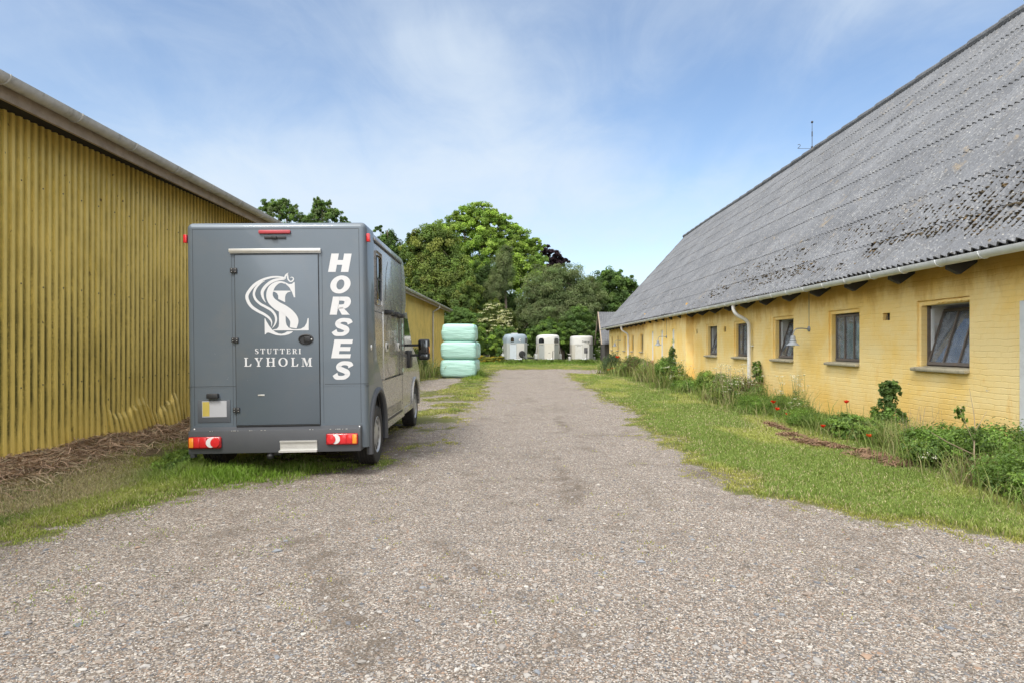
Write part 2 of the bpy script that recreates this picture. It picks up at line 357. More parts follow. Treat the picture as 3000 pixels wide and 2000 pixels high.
def mat_glass(name, dirt=.35, tint=(.55, .60, .66)):
    m, t = newmat(name); oc = t.n('ShaderNodeTexCoord').outputs['Object']
    g = t.n('ShaderNodeBsdfGlossy', {'Color': (.9, .93, .97, 1), 'Roughness': .06})
    tr = t.n('ShaderNodeBsdfTransparent', {'Color': (.72, .76, .80, 1)})
    df = t.n('ShaderNodeBsdfDiffuse', {'Color': (*[x * .75 for x in tint], 1)})
    fr = t.n('ShaderNodeFresnel', {'IOR': 1.9}).outputs[0]
    a = t.n('ShaderNodeMixShader', {0: fr, 1: tr.outputs[0], 2: g.outputs[0]})
    d = t.m('MULTIPLY', t.ss(t.noise(oc, 4, 6, .7), .2, .8), dirt * 1.6)  # dust film, made stronger to paint the pale sky reflection into the panes
    b = t.n('ShaderNodeMixShader', {0: d, 1: a.outputs[0], 2: df.outputs[0]})
    t.n('ShaderNodeOutputMaterial', {0: b.outputs[0]}); return m
M_glass = mat_glass('dust_and_sky_glass'); M_cglass = mat_glass('clean_glass', .03)
def mat_dglass():
    m, t = newmat('dark_glass'); finish(t, (.012, .014, .016), .07, 0, spec=.9); return m
M_dglass = mat_dglass()

# ================================================================== GROUND
LY = [0, 3, 4.7, 5.57, 6.6, 7.4, 8.0, 10, 12.5, 17.8, 27, 35, 38, 60]
LX = [-9, -5.6, -3.8, -3.3, -3.0, -2.3, -1.5, -1.22, -1.3, -1.18, -1.25, -1.35, -1.35, -1.35]
RY = [0, 3, 4.6, 5.29, 6.05, 7.86, 12.5, 17.8, 28.8, 31.5, 33.4, 60]
RX = [9, 5.7, 3.7, 2.9, 2.3, 2.0, 2.12, 2.2, 2.05, 2.05, 2.4, 2.4]
def gravel(x, y):
    sdv = np.minimum(x - np.interp(y, LY, LX), np.interp(y, RY, RX) - x)
    sdv = np.minimum(sdv, 37.8 - y)
    band = np.minimum(np.minimum(y - 32.6, 37.8 - y) * .35, x + 1.35)
    sdv = np.maximum(sdv, band)
    # apron in front of the wrapped bales, worn patch beyond the lorry
    pl = np.interp(y, [19, 22, 27.6], [-3.7, -3.75, -3.75]); pr = np.interp(y, [19, 21.5, 27.5], [-3.1, -2.45, -2.4])
    sdv = np.maximum(sdv, np.minimum(np.minimum(x - pl, pr - x), np.minimum((y - 19.3) * .3, (28.4 - y) * .3)))
    sdv = np.maximum(sdv, .32 - np.hypot((x + 2.5) / 1.1, (y - 16.3) / 3.2) * .45)
    sdv = np.maximum(sdv, .25 - np.hypot((x + 1.9) / 1.0, (y - 9.6) / 3.4) * .38)
    n = fbm(x * 1.3 + 9, y * 1.3, 4) - .5; n2 = fbm(x * 5 + 3, y * 5, 3) - .5
    return np.clip(.5 + (sdv + n * .9 + n2 * .6) / .95, 0, 1)
def hump(x, y):                        # cut grass raked against the metal wall
    t = np.clip((x + 5.45) / .85, 0, 1); k = np.where(x < -5.45, 0, (1 - t) ** 1.3)
    return .17 * k * sstep(2.5, 4, y) * sstep(13, 10, y) * (.65 + .7 * fbm(x * 2, y * 2, 3))
def gheight(x, y):
    u = (fbm(x * .6, y * .6, 4) - .5) * .07 + (fbm(x * 3.1 + 5, y * 3.1, 3) - .5) * .018
    rut = -.022 * (np.exp(-((x + .35 - .25 * np.sin(y * .1)) / .25) ** 2) + np.exp(-((x - 1.15) / .25) ** 2)) * sstep(3, 9, y)
    edge = .025 * (1 - gravel(x, y))
    return (u + rut + edge) * sstep(90, 50, y) + hump(x, y) - .02
def dryness(x, y):
    d = sstep(.50, .95, np.interp(y, LY, LX) - x) * 1.1 * sstep(8.2, 6.6, y) + sstep(-4.3, -4.9, x) * .9 * sstep(16, 11, y)
    d = np.maximum(d, .62 * sstep(.9, .0, np.abs(x - np.interp(y, [5, 8, 12, 18, 25, 32], [4.6, 4.55, 4.35, 4.1, 4.0, 3.7])) / .75) * (fbm(x * .9, y * .5, 3)) * 1.2)
    d = np.maximum(d, .34 * (gravel(x, y) > .12))
    d = np.maximum(d, .45 * fbm(x * .8 + 40, y * .35, 4))
    return np.clip(d, 0, 1)
def mudness(x, y):
    a = np.exp(-((x + 4.4) / .9) ** 2 - ((y - 4.3) / .6) ** 2) + .9 * np.exp(-((x + 2.6) / 1.4) ** 2 - ((y - 8.6) / 2.0) ** 2)
    a = a + .7 * np.exp(-((x - 2.0) / .5) ** 2 - ((y - 7.2) / 1.2) ** 2) + .55 * np.exp(-((x - .5) / .35) ** 2 - ((y - 6.5) / 1.8) ** 2)
    a = a + .30 * np.exp(-((x - .40 - .2 * np.sin(y * .3)) / .30) ** 2) * sstep(4.6, 8, y) * sstep(26, 12, y) * sstep(.40, .62, fbm(x * 2.4, y * .8 + 7, 4)) + .3 * fbm(x * .5 + 3, y * .25, 3) * (x < -.2)
    a = a + .55 * np.exp(-((x - .95 - .25 * np.sin(y * .35)) / .22) ** 2) * sstep(4, 6, y) * sstep(24, 14, y) * fbm(x * 1.2, y * .6 + 3, 3) * 1.6
    a = a + .5 * np.exp(-((x + 1.2 + .5 * (y - 4)) / .3) ** 2) * sstep(6.5, 4.5, y) + .5 * np.exp(-((x + .2 + .6 * (y - 4)) / .22) ** 2) * sstep(6, 4, y)
    return np.clip(a, 0, 1)
ys = [1.0]
while ys[-1] < 54: ys.append(ys[-1] + max(.035, ys[-1] * .011))
ys = np.array(ys); xs = np.concatenate([np.arange(-7.5, -6, .15), np.arange(-6, 6.3, .045), np.arange(6.3, 10, .3)])
GX, GY = np.meshgrid(xs, ys); GZ = gheight(GX, GY); gv = gravel(GX, GY); nx = len(xs); ny = len(ys)
idx = np.arange(nx * ny).reshape(ny, nx); Q = np.stack([idx[:-1, :-1], idx[:-1, 1:], idx[1:, 1:], idx[1:, :-1]], -1).reshape(-1, 4)
V = np.stack([GX.ravel(), GY.ravel(), GZ.ravel()], 1)
gf = gv.ravel()[Q].mean(1) > .5
att = {'gravel': gv.ravel(), 'dry': dryness(GX, GY).ravel(), 'mud': mudness(GX, GY).ravel()}
def sub(name, sel):
    q = Q[sel]; u, inv = np.unique(q, return_inverse=True)
    return np_mesh(name, V[u], inv.reshape(-1, 4), M_ground, attrs={k: v[u] for k, v in att.items()}, smooth=True)
tag(sub('gravel_drive', gf), kind='structure'); tag(sub('verge', ~gf), kind='structure')
# the wide ground round it, reaching the horizon (4 mm lower, open where the fine sheets lie)
gx = [-600, -120, -40, -7.48, 9.9, 40, 120, 600]; gy = [-300, -40, 1.02, 53.8, 90, 200, 1200]
V2 = np.array([(a, b, -.05) for b in gy for a in gx]); F2 = []
for j in range(len(gy) - 1):
    for i in range(len(gx) - 1):
        if j == 2 and i == 3: continue
        F2.append((j * 8 + i, j * 8 + i + 1, (j + 1) * 8 + i + 1, (j + 1) * 8 + i))
near = np.array([1.0 if (-30 < a < 30 and -100 < b < 3) else 0.0 for a, b, _ in V2])
tag(np_mesh('ground', V2, np.array(F2), M_ground, attrs={'gravel': near * .9, 'dry': np.full(len(V2), .3), 'mud': np.zeros(len(V2))}), kind='structure')

# ---- grass blades
def blades(name, P, hgt, wid, col, lean=.5, mat=None, flat=None):
    n = len(P); az = rng.random(n) * 2 * math.pi; fz = rng.random(n) * 2 * math.pi
    d = np.stack([np.cos(az), np.sin(az)], 1); s = np.stack([np.cos(fz), np.sin(fz)], 1) * (wid / 2)[:, None]
    l = (rng.random(n) * lean + .08) * hgt; z0 = np.zeros((n, 1))
    base = P; mid = P + np.hstack([d * (l * .38)[:, None], (hgt * .6)[:, None]]); tip = P + np.hstack([d * l[:, None], (hgt * np.sqrt(np.clip(1 - (l / hgt) ** 2 * .5, .1, 1)))[:, None]])
    S = np.hstack([s, z0])
    Vb = np.stack([base - S, base + S, mid + S * .8, mid - S * .8, tip], 1).reshape(-1, 3)
    k = np.arange(n)[:, None] * 5
    F = np.vstack([np.hstack([k, k + 1, k + 2]), np.hstack([k, k + 2, k + 3]), np.hstack([k + 3, k + 2, k + 4])])
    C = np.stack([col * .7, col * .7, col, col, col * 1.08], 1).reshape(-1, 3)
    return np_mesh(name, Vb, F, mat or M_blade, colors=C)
def scatter(n, x0, x1, y0, y1, pw=1.6):
    u = rng.random(n); a = 1 - pw
    y = (y0 ** a + u * (y1 ** a - y0 ** a)) ** (1 / a); return rng.random(n) * (x1 - x0) + x0, y
def grasscol(x, y, n):
    r = rng.random((n, 1)); dr = dryness(x, y)
    green = np.array([.27, .35, .085]); lime = np.array([.40, .42, .12]); dark = np.array([.17, .25, .06]); straw = np.array([.56, .48, .30])
    tone = fbm(x * 1.1 + 11, y * .5, 4)[:, None]
    c = dark * (1 - r) + green * r; c = c * (1 - sstep(.42, .66, tone)) + (lime * .8 + green * .2) * sstep(.42, .66, tone)
    pd = np.clip(dr * 1.0 - .14, .08, .88); isd = rng.random(n) < pd
    eg = sstep(.12, .5, gravel(x, y))[:, None]; c = c * (1 - eg * .7) + np.where((x < -1.5)[:, None] & (y < 8)[:, None], np.array([.27, .36, .06]), np.array([.38, .36, .085])) * eg * .7
    c[isd] = straw * (.6 + .6 * rng.random((isd.sum(), 1))); return c * (.85 + .3 * rng.random((n, 1)))
px_, py_ = scatter(1100000, -5.3, 7.0, 3.3, 50, 1.75)
g = gravel(px_, py_); loc = fbm(px_ * 2.2 + 5, py_ * 2.2, 3); loc2 = fbm(px_ * 6 + 5, py_ * 6, 2)
cov = sstep(.86, .16, g + (loc2 - .5) * .75 + (loc - .5) * .35) ** 1.4 * sstep(.16, .40, loc + .12)
lane = (px_ < -1.2) & (py_ > 8) & (py_ < 38); cov = np.where(lane, cov * sstep(.36, .55, loc), cov)
tufts = (g > .5) & (rng.random(len(g)) < np.where(px_ < -1.0, .09, .012)) & (loc * .6 + loc2 * .5 > .655); cov = np.where(tufts, .5, cov)
inwall = (px_ > 5.8) & (py_ < 46); cov = np.where(inwall, 0, cov); cov = np.where(px_ < -5.0, cov * .3, cov)
k = rng.random(len(cov)) < cov; x, y = px_[k], py_[k]; n = len(x)
hh = .022 + .028 * fbm(x * .9, y * .9, 3) + rng.random(n) * .018
lng = (np.exp(-((x + 3.05) / .75) ** 2 - ((y - 6.95) / .42) ** 2) * .12 + np.exp(-((x + 2.3) / .9) ** 2 - ((y - 7.4) / .35) ** 2) * .05 + np.exp(-((x + 3.75) / .35) ** 2 - ((y - 7.3) / .8) ** 2) * .10)
lng = lng + .10 * sstep(4.35, 5.1, x) * sstep(34, 30, y); lng = lng + .16 * sstep(46.2, 47.5, y) + .08 * np.exp(-((x + 2.05) / .4) ** 2 - ((y - 27.5) / 1.6) ** 2) * 2
hh = (hh + lng * rng.random(n)) * (1 - .62 * sstep(.10, .55, g[k]))
col = grasscol(x, y, n)
lush = np.clip(lng / .1, 0, 1)[:, None]; col = col * (1 - lush * .75) + np.array([.15, .28, .025]) * (.75 + .5 * rng.random((n, 1))) * lush * .75
P = np.stack([x, y, gheight(x, y) - .004], 1)
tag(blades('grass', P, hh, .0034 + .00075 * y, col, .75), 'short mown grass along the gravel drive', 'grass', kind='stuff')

# ---- raked dead grass against the metal wall, and a swath of it on the lawn
def straws(name, x, y, z, ln, wd, col):
    n = len(x); az = rng.random(n) * 2 * math.pi; el = rng.normal(.05, .28, n)
    d = np.stack([np.cos(az) * np.cos(el), np.sin(az) * np.cos(el), np.sin(el)], 1) * (ln / 2)[:, None]
    s = np.stack([-np.sin(az), np.cos(az), rng.normal(0, .5, n)], 1) * (wd / 2)[:, None]
    c = np.stack([x, y, z], 1); bend = np.zeros((n, 3)); bend[:, 2] = ln * rng.normal(.05, .07, n)
    Vb = np.stack([c - d - s, c - d + s, c + s + bend, c - s + bend, c + d + s * .3, c + d - s * .3], 1).reshape(-1, 3)
    k = np.arange(n)[:, None] * 6; F = np.vstack([np.hstack([k, k + 1, k + 2, k + 3]), np.hstack([k + 3, k + 2, k + 4, k + 5])])
    return np_mesh(name, Vb, F, M_straw, colors=np.repeat(col, 6, 0))
n = 52000; x = -5.40 + np.abs(rng.normal(0, .18, n)) * np.interp(np.linspace(0, 1, n), [0, 1], [.8, 1.5]); x = np.minimum(x, -3.9); y = scatter(n, 0, 1, 3.4, 13, 1.5)[1]
br = np.array([.46, .32, .22]) * (1 - 0) ; cc = br * (.55 + .9 * rng.random((n, 1))); pale = rng.random(n) < .22 + .4 * (x > -4.9); cc[pale] = np.array([.52, .42, .28]) * (.7 + .5 * rng.random((pale.sum(), 1)))
tag(straws('dead_grass', x, y, gheight(x, y) + rng.random(n) ** 2 * .06, .09 + .2 * rng.random(n), .004 + .0006 * y, cc), 'brown raked dead grass lying along the foot of the yellow metal wall', 'dead grass', kind='stuff')
n = 6000; tt = rng.random(n); y = 12.0 - 4.6 * tt; x = np.interp(tt, [0, 1], [3.95, 4.3]) + rng.normal(0, .10, n) + .1 * np.sin(tt * 9); kk = fbm(x * 2, y * 1.4 + 8, 3) > .47 - .1 * (np.abs(y - 8.8) < .9)
x, y = x[kk], y[kk]; n = len(x); cc = np.array([.23, .145, .09]) * (.6 + .9 * rng.random((n, 1)))
tag(straws('cut_grass', x, y, gheight(x, y) + .02 + rng.random(n) * .03, .06 + .12 * rng.random(n), .004 + .0005 * y, cc), 'thin swath of brown cut grass lying on the lawn by the yellow barn', 'cut grass', kind='stuff')

# ---- loose stones on the drive
def ico(sub_=1):
    bm = bmesh.new(); bmesh.ops.create_icosphere(bm, subdivisions=sub_, radius=1); bm.verts.index_update()
    v = np.array([a.co[:] for a in bm.verts]); f = np.array([[a.index for a in q.verts] for q in bm.faces]); bm.free(); return v, f
def lumps(name, x, y, z, size, col, mat, flat=.5, parent=None, sub_=1, jit=.25):
    v, f = ico(sub_); n = len(x); m = len(v); az = rng.random(n) * 6.283; ca, sa = np.cos(az), np.sin(az)
    el = 1 + .5 * rng.random(n); W = v[None] * (1 + rng.normal(0, jit, (n, m, 1)))
    W = W * np.stack([size * el, size / el ** .5, size * flat * (.7 + .5 * rng.random(n))], 1)[:, None, :]
    X = W[..., 0] * ca[:, None] - W[..., 1] * sa[:, None] + x[:, None]; Y = W[..., 0] * sa[:, None] + W[..., 1] * ca[:, None] + y[:, None]; Z = W[..., 2] + z[:, None]
    Vn = np.stack([X, Y, Z], -1).reshape(-1, 3); F = (f[None] + (np.arange(n) * m)[:, None, None]).reshape(-1, 3)
    return np_mesh(name, Vn, F, mat, parent, colors=np.repeat(col, m, 0), smooth=sub_ > 1)
x, y = scatter(90000, -5.5, 5.5, 2.4, 30, 2.2); gk = (gravel(x, y) > .55) & (rng.random(len(x)) < .35 + .9 * (fbm(x * .8 + 2, y * .8, 3) - .3)); x, y = x[gk], y[gk]; n = len(x)
pal = np.array([(.42, .39, .36), (.30, .28, .27), (.46, .44, .42), (.27, .29, .32), (.40, .33, .28), (.44, .40, .35), (.56, .54, .51), (.18, .19, .21), (.38, .27, .20)])
size = .0035 + .005 * rng.random(n) ** 2 + .013 * (rng.random(n) < .04) * rng.random(n) + .020 * (rng.random(n) < .006) * rng.random(n)
cc = pal[rng.choice(9, n, p=[.2, .18, .14, .12, .1, .1, .06, .06, .04])] * (.58 + .30 * rng.random((n, 1)))
tag(lumps('loose_gravel', x, y, gheight(x, y) + size * .12, size, cc, M_stone, .5), 'loose pebbles scattered over the gravel drive', 'gravel', kind='stuff')

# ================================================================== METAL SHED
XW = -5.4
shed = thing('metal_shed', 'long yellow corrugated metal shed with mossy grey gutter along its eave', 'shed', (XW, 20, 0))
def eave(y): return float(np.interp(y, [-6, 6.3, 13.3, 28, 47], [4.03, 3.93, 3.84, 3.79, 3.79]))
def rib_wall(name, y0, y1, ztop, zrows, parent):
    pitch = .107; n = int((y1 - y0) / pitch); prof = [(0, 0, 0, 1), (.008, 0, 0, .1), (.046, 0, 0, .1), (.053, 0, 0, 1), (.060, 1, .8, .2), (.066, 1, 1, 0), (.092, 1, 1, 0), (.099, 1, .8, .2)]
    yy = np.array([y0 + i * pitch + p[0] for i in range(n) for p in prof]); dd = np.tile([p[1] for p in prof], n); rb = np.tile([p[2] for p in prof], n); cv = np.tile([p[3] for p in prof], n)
    V = []; A = []; CV = []
    zt = np.interp(yy, [-6, 6.3, 13.3, 28, 47], [4.03, 3.93, 3.84, 3.79, 3.79]) - .0
    for z in zrows:
        zz_ = np.minimum(z, zt) if z < 9 else zt
        lowb = sstep(.75, .1, z); kink = sstep(8.2, 8.7, yy) * sstep(10.9, 10.2, yy)
        kz = .50 + .08 * np.sin(yy * 7)
        kink = kink * (.35 + 1.1 * vnoise(yy * 2.3, 3 + 0 * yy)); kz = kz + .12 * (vnoise(yy * 1.3 + 9, 1 + 0 * yy) - .5)
        off = kink * np.where(z < kz, (kz - z) * .10 + .03 * (vnoise(yy * 4, 2 + 0 * yy) > .45), 0) + (fbm(yy * 2.1, z * 2.0 + 0 * yy, 3) - .5) * .035 * lowb
        ysh = kink * np.where(z < kz, (kz - z) * .34 * (vnoise(yy * 1.1, 8 + 0 * yy) - .1), 0) + lowb * (fbm(yy * 1.7 + 50, z + 0 * yy, 2) - .5) * .06 * (yy < 8.5)
        dmp = 1 - .45 * sstep(.55, .75, fbm(yy * 3 + 7, z * 4 + 0 * yy, 2)) * lowb
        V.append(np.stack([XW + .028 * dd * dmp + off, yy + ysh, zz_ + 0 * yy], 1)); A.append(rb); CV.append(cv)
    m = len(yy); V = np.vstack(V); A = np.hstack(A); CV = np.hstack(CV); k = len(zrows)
    i, j = np.meshgrid(np.arange(m - 1), np.arange(k - 1)); a = (j * m + i).ravel()
    F = np.stack([a, a + 1, a + m + 1, a + m], 1)
    return np_mesh(name, V, F, M_sheet, parent, attrs={'rib': A, 'crev': CV})
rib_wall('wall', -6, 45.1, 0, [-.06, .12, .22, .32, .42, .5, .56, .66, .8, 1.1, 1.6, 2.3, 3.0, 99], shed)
b = MB(); b.box(XW - .3, XW - .04, -5.9, 45, -.1, 3.7); b.box(XW - .06, XW + .36, -6, 45.9, 3.84, 3.87)
b.build('lining', M_dark, shed)
b = MB()
for a, c in zip(np.arange(-6, 45.5, 1.5), np.arange(-4.5, 47, 1.5)):
    c = min(c, 45.9); za, zc = eave(a), eave(c)
    b.add([(x_, y_, z_ + dz) for y_, z_ in ((a, za), (c, zc)) for x_ in (XW + .345, XW + .38) for dz in (-.155, .03)], [(0, 1, 3, 2), (4, 6, 7, 5), (0, 2, 6, 4), (1, 5, 7, 3), (0, 4, 5, 1), (2, 3, 7, 6)])
b.build('fascia_board', M_wood, shed, smooth=False)
def gutter(ys_, zf, xc, r, side=1):
    """half-round trough, open at the top; side +1 swings to +x"""
    V = []; F = []; n = 9
    for y_ in ys_:
        for ri, sgn in ((r, 1), (r - .006, -1)):
            for j in range(n)[::sgn]:
                an = math.pi + math.pi * j / (n - 1); V.append((xc + ri * math.cos(an), y_, zf(y_) + ri * math.sin(an)))
    m = 2 * n
    for i in range(len(ys_) - 1):
        for j in range(m): F.append((i * m + j, i * m + (j + 1) % m, (i + 1) * m + (j + 1) % m, (i + 1) * m + j))
    F.append(tuple(range(m))); return MB().add(V, F)
zg = lambda y_: eave(y_) + .03
b = MB()
for zz_ in (.95, 2.05, 3.15):
    for q in range(110): yy_ = -6 + (q * 3 + 1) * .107 * 1.0 + .079; b.lathe([(.009, 0), (.006, .006), (.0005, .008)], 6, Matrix.Translation((XW + .0285, yy_ + random.uniform(-.004, .004), zz_ + random.uniform(-.012, .012))) @ Matrix.Rotation(R(90), 4, 'Y'))
sc_ = b.build('screw', M_rafter, shed); sc_['kind'] = 'stuff'
g_ = gutter(list(np.arange(-6, 46, 1.0)) + [45.95], zg, XW + .46, .085).build('gutter', M_oldzinc, shed)
for y_ in np.arange(-5, 46, 1.02):
    b = MB(); pts = [(XW + .46 + .091 * math.cos(a), y_, zg(y_) + .091 * math.sin(a)) for a in np.linspace(math.pi, 2 * math.pi, 9)]
    b.tube(pts, .008, 5); b.build('bracket', M_oldzinc, g_)
# roof sheets, low pitch, over the gutter
V = []; yy = np.arange(-6.1, 46.0, .0365); prof = .018 * np.cos(np.arange(len(yy)) * 2 * math.pi / 4)
for x_, dz in ((XW + .42, .075), (XW - 3, .8), (XW - 9, 2.35)): V.append(np.stack([np.full(len(yy), x_), yy, np.interp(yy, [-6, 6.3, 13.3, 28, 47], [4.03, 3.93, 3.84, 3.79, 3.79]) + dz + prof], 1))
m = len(yy); i, j = np.meshgrid(np.arange(m - 1), np.arange(2)); a = (j * m + i).ravel()
M_roof2 = mat_roof('shed_fibre_cement', .85)
np_mesh('roof', np.vstack(V), np.stack([a, a + 1, a + m + 1, a + m], 1), M_roof2, shed, smooth=True)
MB().add([(XW, 45.12, -.1), (XW, 45.12, 3.8), (XW - 9, 45.12, 6.1), (XW - 9, 45.12, -.1)], [(0, 1, 2, 3)]).build('gable_wall', M_sheet, shed)
b = MB(); yp = 39.0; b.tube(catmull([(XW + .46, yp, zg(yp) - .07), (XW + .45, yp, zg(yp) - .25), (XW + .14, yp, zg(yp) - .45), (XW + .09, yp, zg(yp) - .62), (XW + .09, yp, 2.0), (XW + .09, yp, .1)], 5), .045, 10)
b.build('downpipe', M_white_d, shed)

# ================================================================== YELLOW BARN
XB, XP = 6.0, 5.74                       # main wall plane, projecting bay plane
YE = 45.2                                # far end
barn = thing('stable_barn', 'long low yellow brick stable under a huge grey corrugated roof', 'barn', (XB, 20, 0))
ZW = 2.86
def wall_plane(mb, X, y0, y1, z0, z1, ops):
    ys_ = sorted({y0, y1, *[o[0] for o in ops], *[o[1] for o in ops]}); zs_ = sorted({z0, z1, *[o[2] for o in ops], *[o[3] for o in ops]})
    for a, c in zip(ys_, ys_[1:]):
        for e, f in zip(zs_, zs_[1:]):
            my, mz = (a + c) / 2, (e + f) / 2
            if any(o[0] < my < o[1] and o[2] < mz < o[3] for o in ops): continue
            mb.add([(X, a, e), (X, c, e), (X, c, f), (X, a, f)], [(0, 3, 2, 1)])
def tunnel(mb, X0, X1, o, o2=None):
    """four inner faces of an opening from plane X0 to X1"""
    p = o; q = o2 or o
    A = [(X0, p[0], p[2]), (X0, p[1], p[2]), (X0, p[1], p[3]), (X0, p[0], p[3])]; B = [(X1, q[0], q[2]), (X1, q[1], q[2]), (X1, q[1], q[3]), (X1, q[0], q[3])]
    mb.add(A + B, [(i, (i + 1) % 4, 4 + (i + 1) % 4, 4 + i) for i in range(4)])
WINS = [(9.35, 1), (12.22, 0), (15.06, 1), (17.95, 0), (20.74, 1)]
wz0, wz1 = 1.07, 1.985
outer = [(c - .56, c + .62, wz0, wz1 + .07) for c, _ in WINS]; inner = [(c - .56, c + .56, wz0, wz1) for c, _ in WINS]
VENTS = [(10.8, .21, .12), (19.4, .2, .15), (22.5, .17, .14)]
vops = [(c - a / 2, c + a / 2, 1.86 - h / 2, 1.86 + h / 2) for c, a, h in VENTS]
DOOR = (6.75, 7.885, -.1, 1.93)
FARW = [32.9, 35.7, 38.4, 41.1, 43.7]
fouter = [(c - .36, c + .42, 1.06, 1.98) for c in FARW]; finner = [(c - .36, c + .36, 1.06, 1.92) for c in FARW]
SLIT = [24.9, 26.9, 28.85]; sop = [(c - .15, c + .15, .73, 2.0) for c in SLIT]
wb = MB()
wall_plane(wb, XB, -2, 23, -.15, ZW, outer + vops + [DOOR])
for o, i in zip(outer, inner):
    tunnel(wb, XB, XB + .035, o); wall_plane(wb, XB + .035, o[0], o[1], o[2], o[3], [i]); tunnel(wb, XB + .035, XB + .15, i)
for o in vops: tunnel(wb, XB, XB + .10, o)
tunnel(wb, XB, XB + .2, DOOR)
wb.add([(XP, 23, -.15), (XB, 23, -.15), (XB, 23, ZW), (XP, 23, ZW)], [(0, 1, 2, 3)])
wall_plane(wb, XP, 23, 30.8, -.15, 2.62, sop)
for o in sop: tunnel(wb, XP, XP + .07, o)
wb.add([(XP, 30.8, -.15), (XB, 30.8, -.15), (XB, 30.8, ZW), (XP, 30.8, ZW)], [(3, 2, 1, 0)])
wall_plane(wb, XB, 30.8, YE, -.15, ZW, fouter)
for o, i in zip(fouter, finner):
    tunnel(wb, XB, XB + .035, o); wall_plane(wb, XB + .035, o[0], o[1], o[2], o[3], [i]); tunnel(wb, XB + .035, XB + .15, i)
wb.add([(XB, YE, -.15), (XB, YE, ZW), (11.5, YE, 8.75), (17, YE, 2.8), (17, YE, -.15)], [(0, 1, 2, 3, 4)])
wb.build('wall', M_brick, barn, smooth=False)
# whitewashed inside
ib = MB(); ib.add([(8.6, -2, 0), (8.6, YE, 0), (8.6, YE, 2.7), (8.6, -2, 2.7)], [(0, 1, 2, 3)])
for e in (2.7, .02): ib.add([(XB + .42, -2, e), (8.6, -2, e), (8.6, YE, e), (XB + .42, YE, e)], [(0, 1, 2, 3)])
wall_plane(ib, XB + .42, -2, YE, 0, 2.7, inner + finner)
for i in inner + finner: tunnel(ib, XB + .152, XB + .42, i)
for y_ in (11, 16.3, 23, 31, 45.1): ib.add([(XB + .43, y_, 0), (8.6, y_, 0), (8.6, y_, 2.7), (XB + .43, y_, 2.7)], [(0, 1, 2, 3)])
ib.build('inner_wall', M_int, barn, smooth=False)
# hopper windows
def window(cy, is_open, hw=.56, z0=wz0, z1=wz1, nbar=2):
    X = XB + .12; f = MB()
    for a, c in ((cy - hw + .003, cy - hw + .03), (cy + hw - .03, cy + hw - .003)): f.box(X, X + .05, a, c, z0 + .03, z1 - .003)
    f.box(X, X + .05, cy - hw + .003, cy + hw - .003, z0, z0 + .028)
    win = f.build('window', M_sashw, barn, smooth=False)
    s = MB(); p = MB(); hgt = z1 - z0 - .05; wd = hw - .035; t = R(-17 if is_open else 0)
    Mx = Matrix.Translation((X - .002, cy, z0 + .03)) @ Matrix.Rotation(-t, 4, 'Y')
    s.box(-.028, .02, -wd, wd, 0, .045, M=Mx); s.box(-.02, .02, -wd, wd, hgt - .04, hgt, M=Mx)
    for k in range(nbar + 2):
        yy = -wd + .018 + (2 * wd - .036) * k / (nbar + 1); s.box(-.024, .018, yy - .015, yy + .015, .046, hgt - .041, M=Mx)
    s.build('sash', M_sashw, win, smooth=False)
    p.box(-.003, .003, -wd + .02, wd - .02, .046, hgt - .041, M=Mx); p.build('pane', M_glass, win, smooth=False)
    if is_open:
        q = MB(); q.box(XB + .16, XB + .40, cy + hw - .03, cy + hw - .012, z0 + .62, z0 + .65); q.box(XB + .16, XB + .2, cy + hw - .055, cy + hw - .008, z0 + .03, z1 - .05); q.build('stay', M_zinc, win, smooth=False)
    si = MB(); Ms = Matrix.Translation((XB - .075, cy + .03, z0 - .06)) @ Matrix.Rotation(R(-9), 4, 'Y')
    si.box(0, .20, -hw - .035, hw + .08, 0, .05, .012, M=Ms); si.build('sill', M_sill, win)
    return win
for c, o in WINS: window(c, o)
for c in FARW: window(c, 0, .36, 1.06, 1.92, 1)
# crumbling lintel edge over the first window
lb = MB()
for i in range(16):
    yy = 8.8 + i * .045; lb.box(XB + .008, XB + .034, yy, yy + .05, 1.99 + .02 * random.random(), 2.03 + .015 * random.random(), .004)
lb.build('lintel', M_brick, barn)
for c in SLIT:                                                    # white slit lights of the bay
    f = MB(); f.box(XP + .008, XP + .06, c - .148, c + .148, .735, 1.90)
    f.prism([(c - .148, 1.902), (c + .148, 1.902), (c + .11, 1.96), (c, 1.995), (c - .11, 1.96)], lambda u, v, d: (d, u, v), XP + .008, XP + .06)
    win = f.build('slit_window', M_white, barn, smooth=False)
    p = MB(); p.box(XP + .002, XP + .0075, c - .05, c + .05, .80, 1.86); p.build('pane', M_int, win, smooth=False)
    s = MB(); s.box(XP - .09, XP + .04, c - .2, c + .2, .62, .725, .012); s.build('sill', simple('brick_sill', (.34, .22, .12), .9, var=.3), win)
for o in vops:
    v = MB(); v.box(XB + .085, XB + .10, o[0], o[1], o[2], o[3])
    vo = v.build('air_vent', M_dark, barn, smooth=False)
    g_ = MB()
    for k in range(1, 7): t_ = k / 7; g_.tube([(XB + .03, o[0] + (o[1] - o[0]) * t_, o[2]), (XB + .03, o[0] + (o[1] - o[0]) * max(0, t_ - .3), o[3])], .003, 4)
    g_.build('grille', M_rafter, vo)
d = MB(); d.box(XB - .02, XB + .10, 7.80, 7.882, -.1, 1.925, .004); d.box(XB - .02, XB + .1, 6.75, 6.83, -.1, 1.925); d.box(XB - .02, XB + .1, 6.832, 7.798, 1.86, 1.925)
fr = d.build('door_frame', M_zinc, barn, smooth=False)
d = MB(); d.box(XB + .03, XB + .08, 6.84, 7.79, .0, 1.85); d.build('door', M_white, fr, smooth=False)
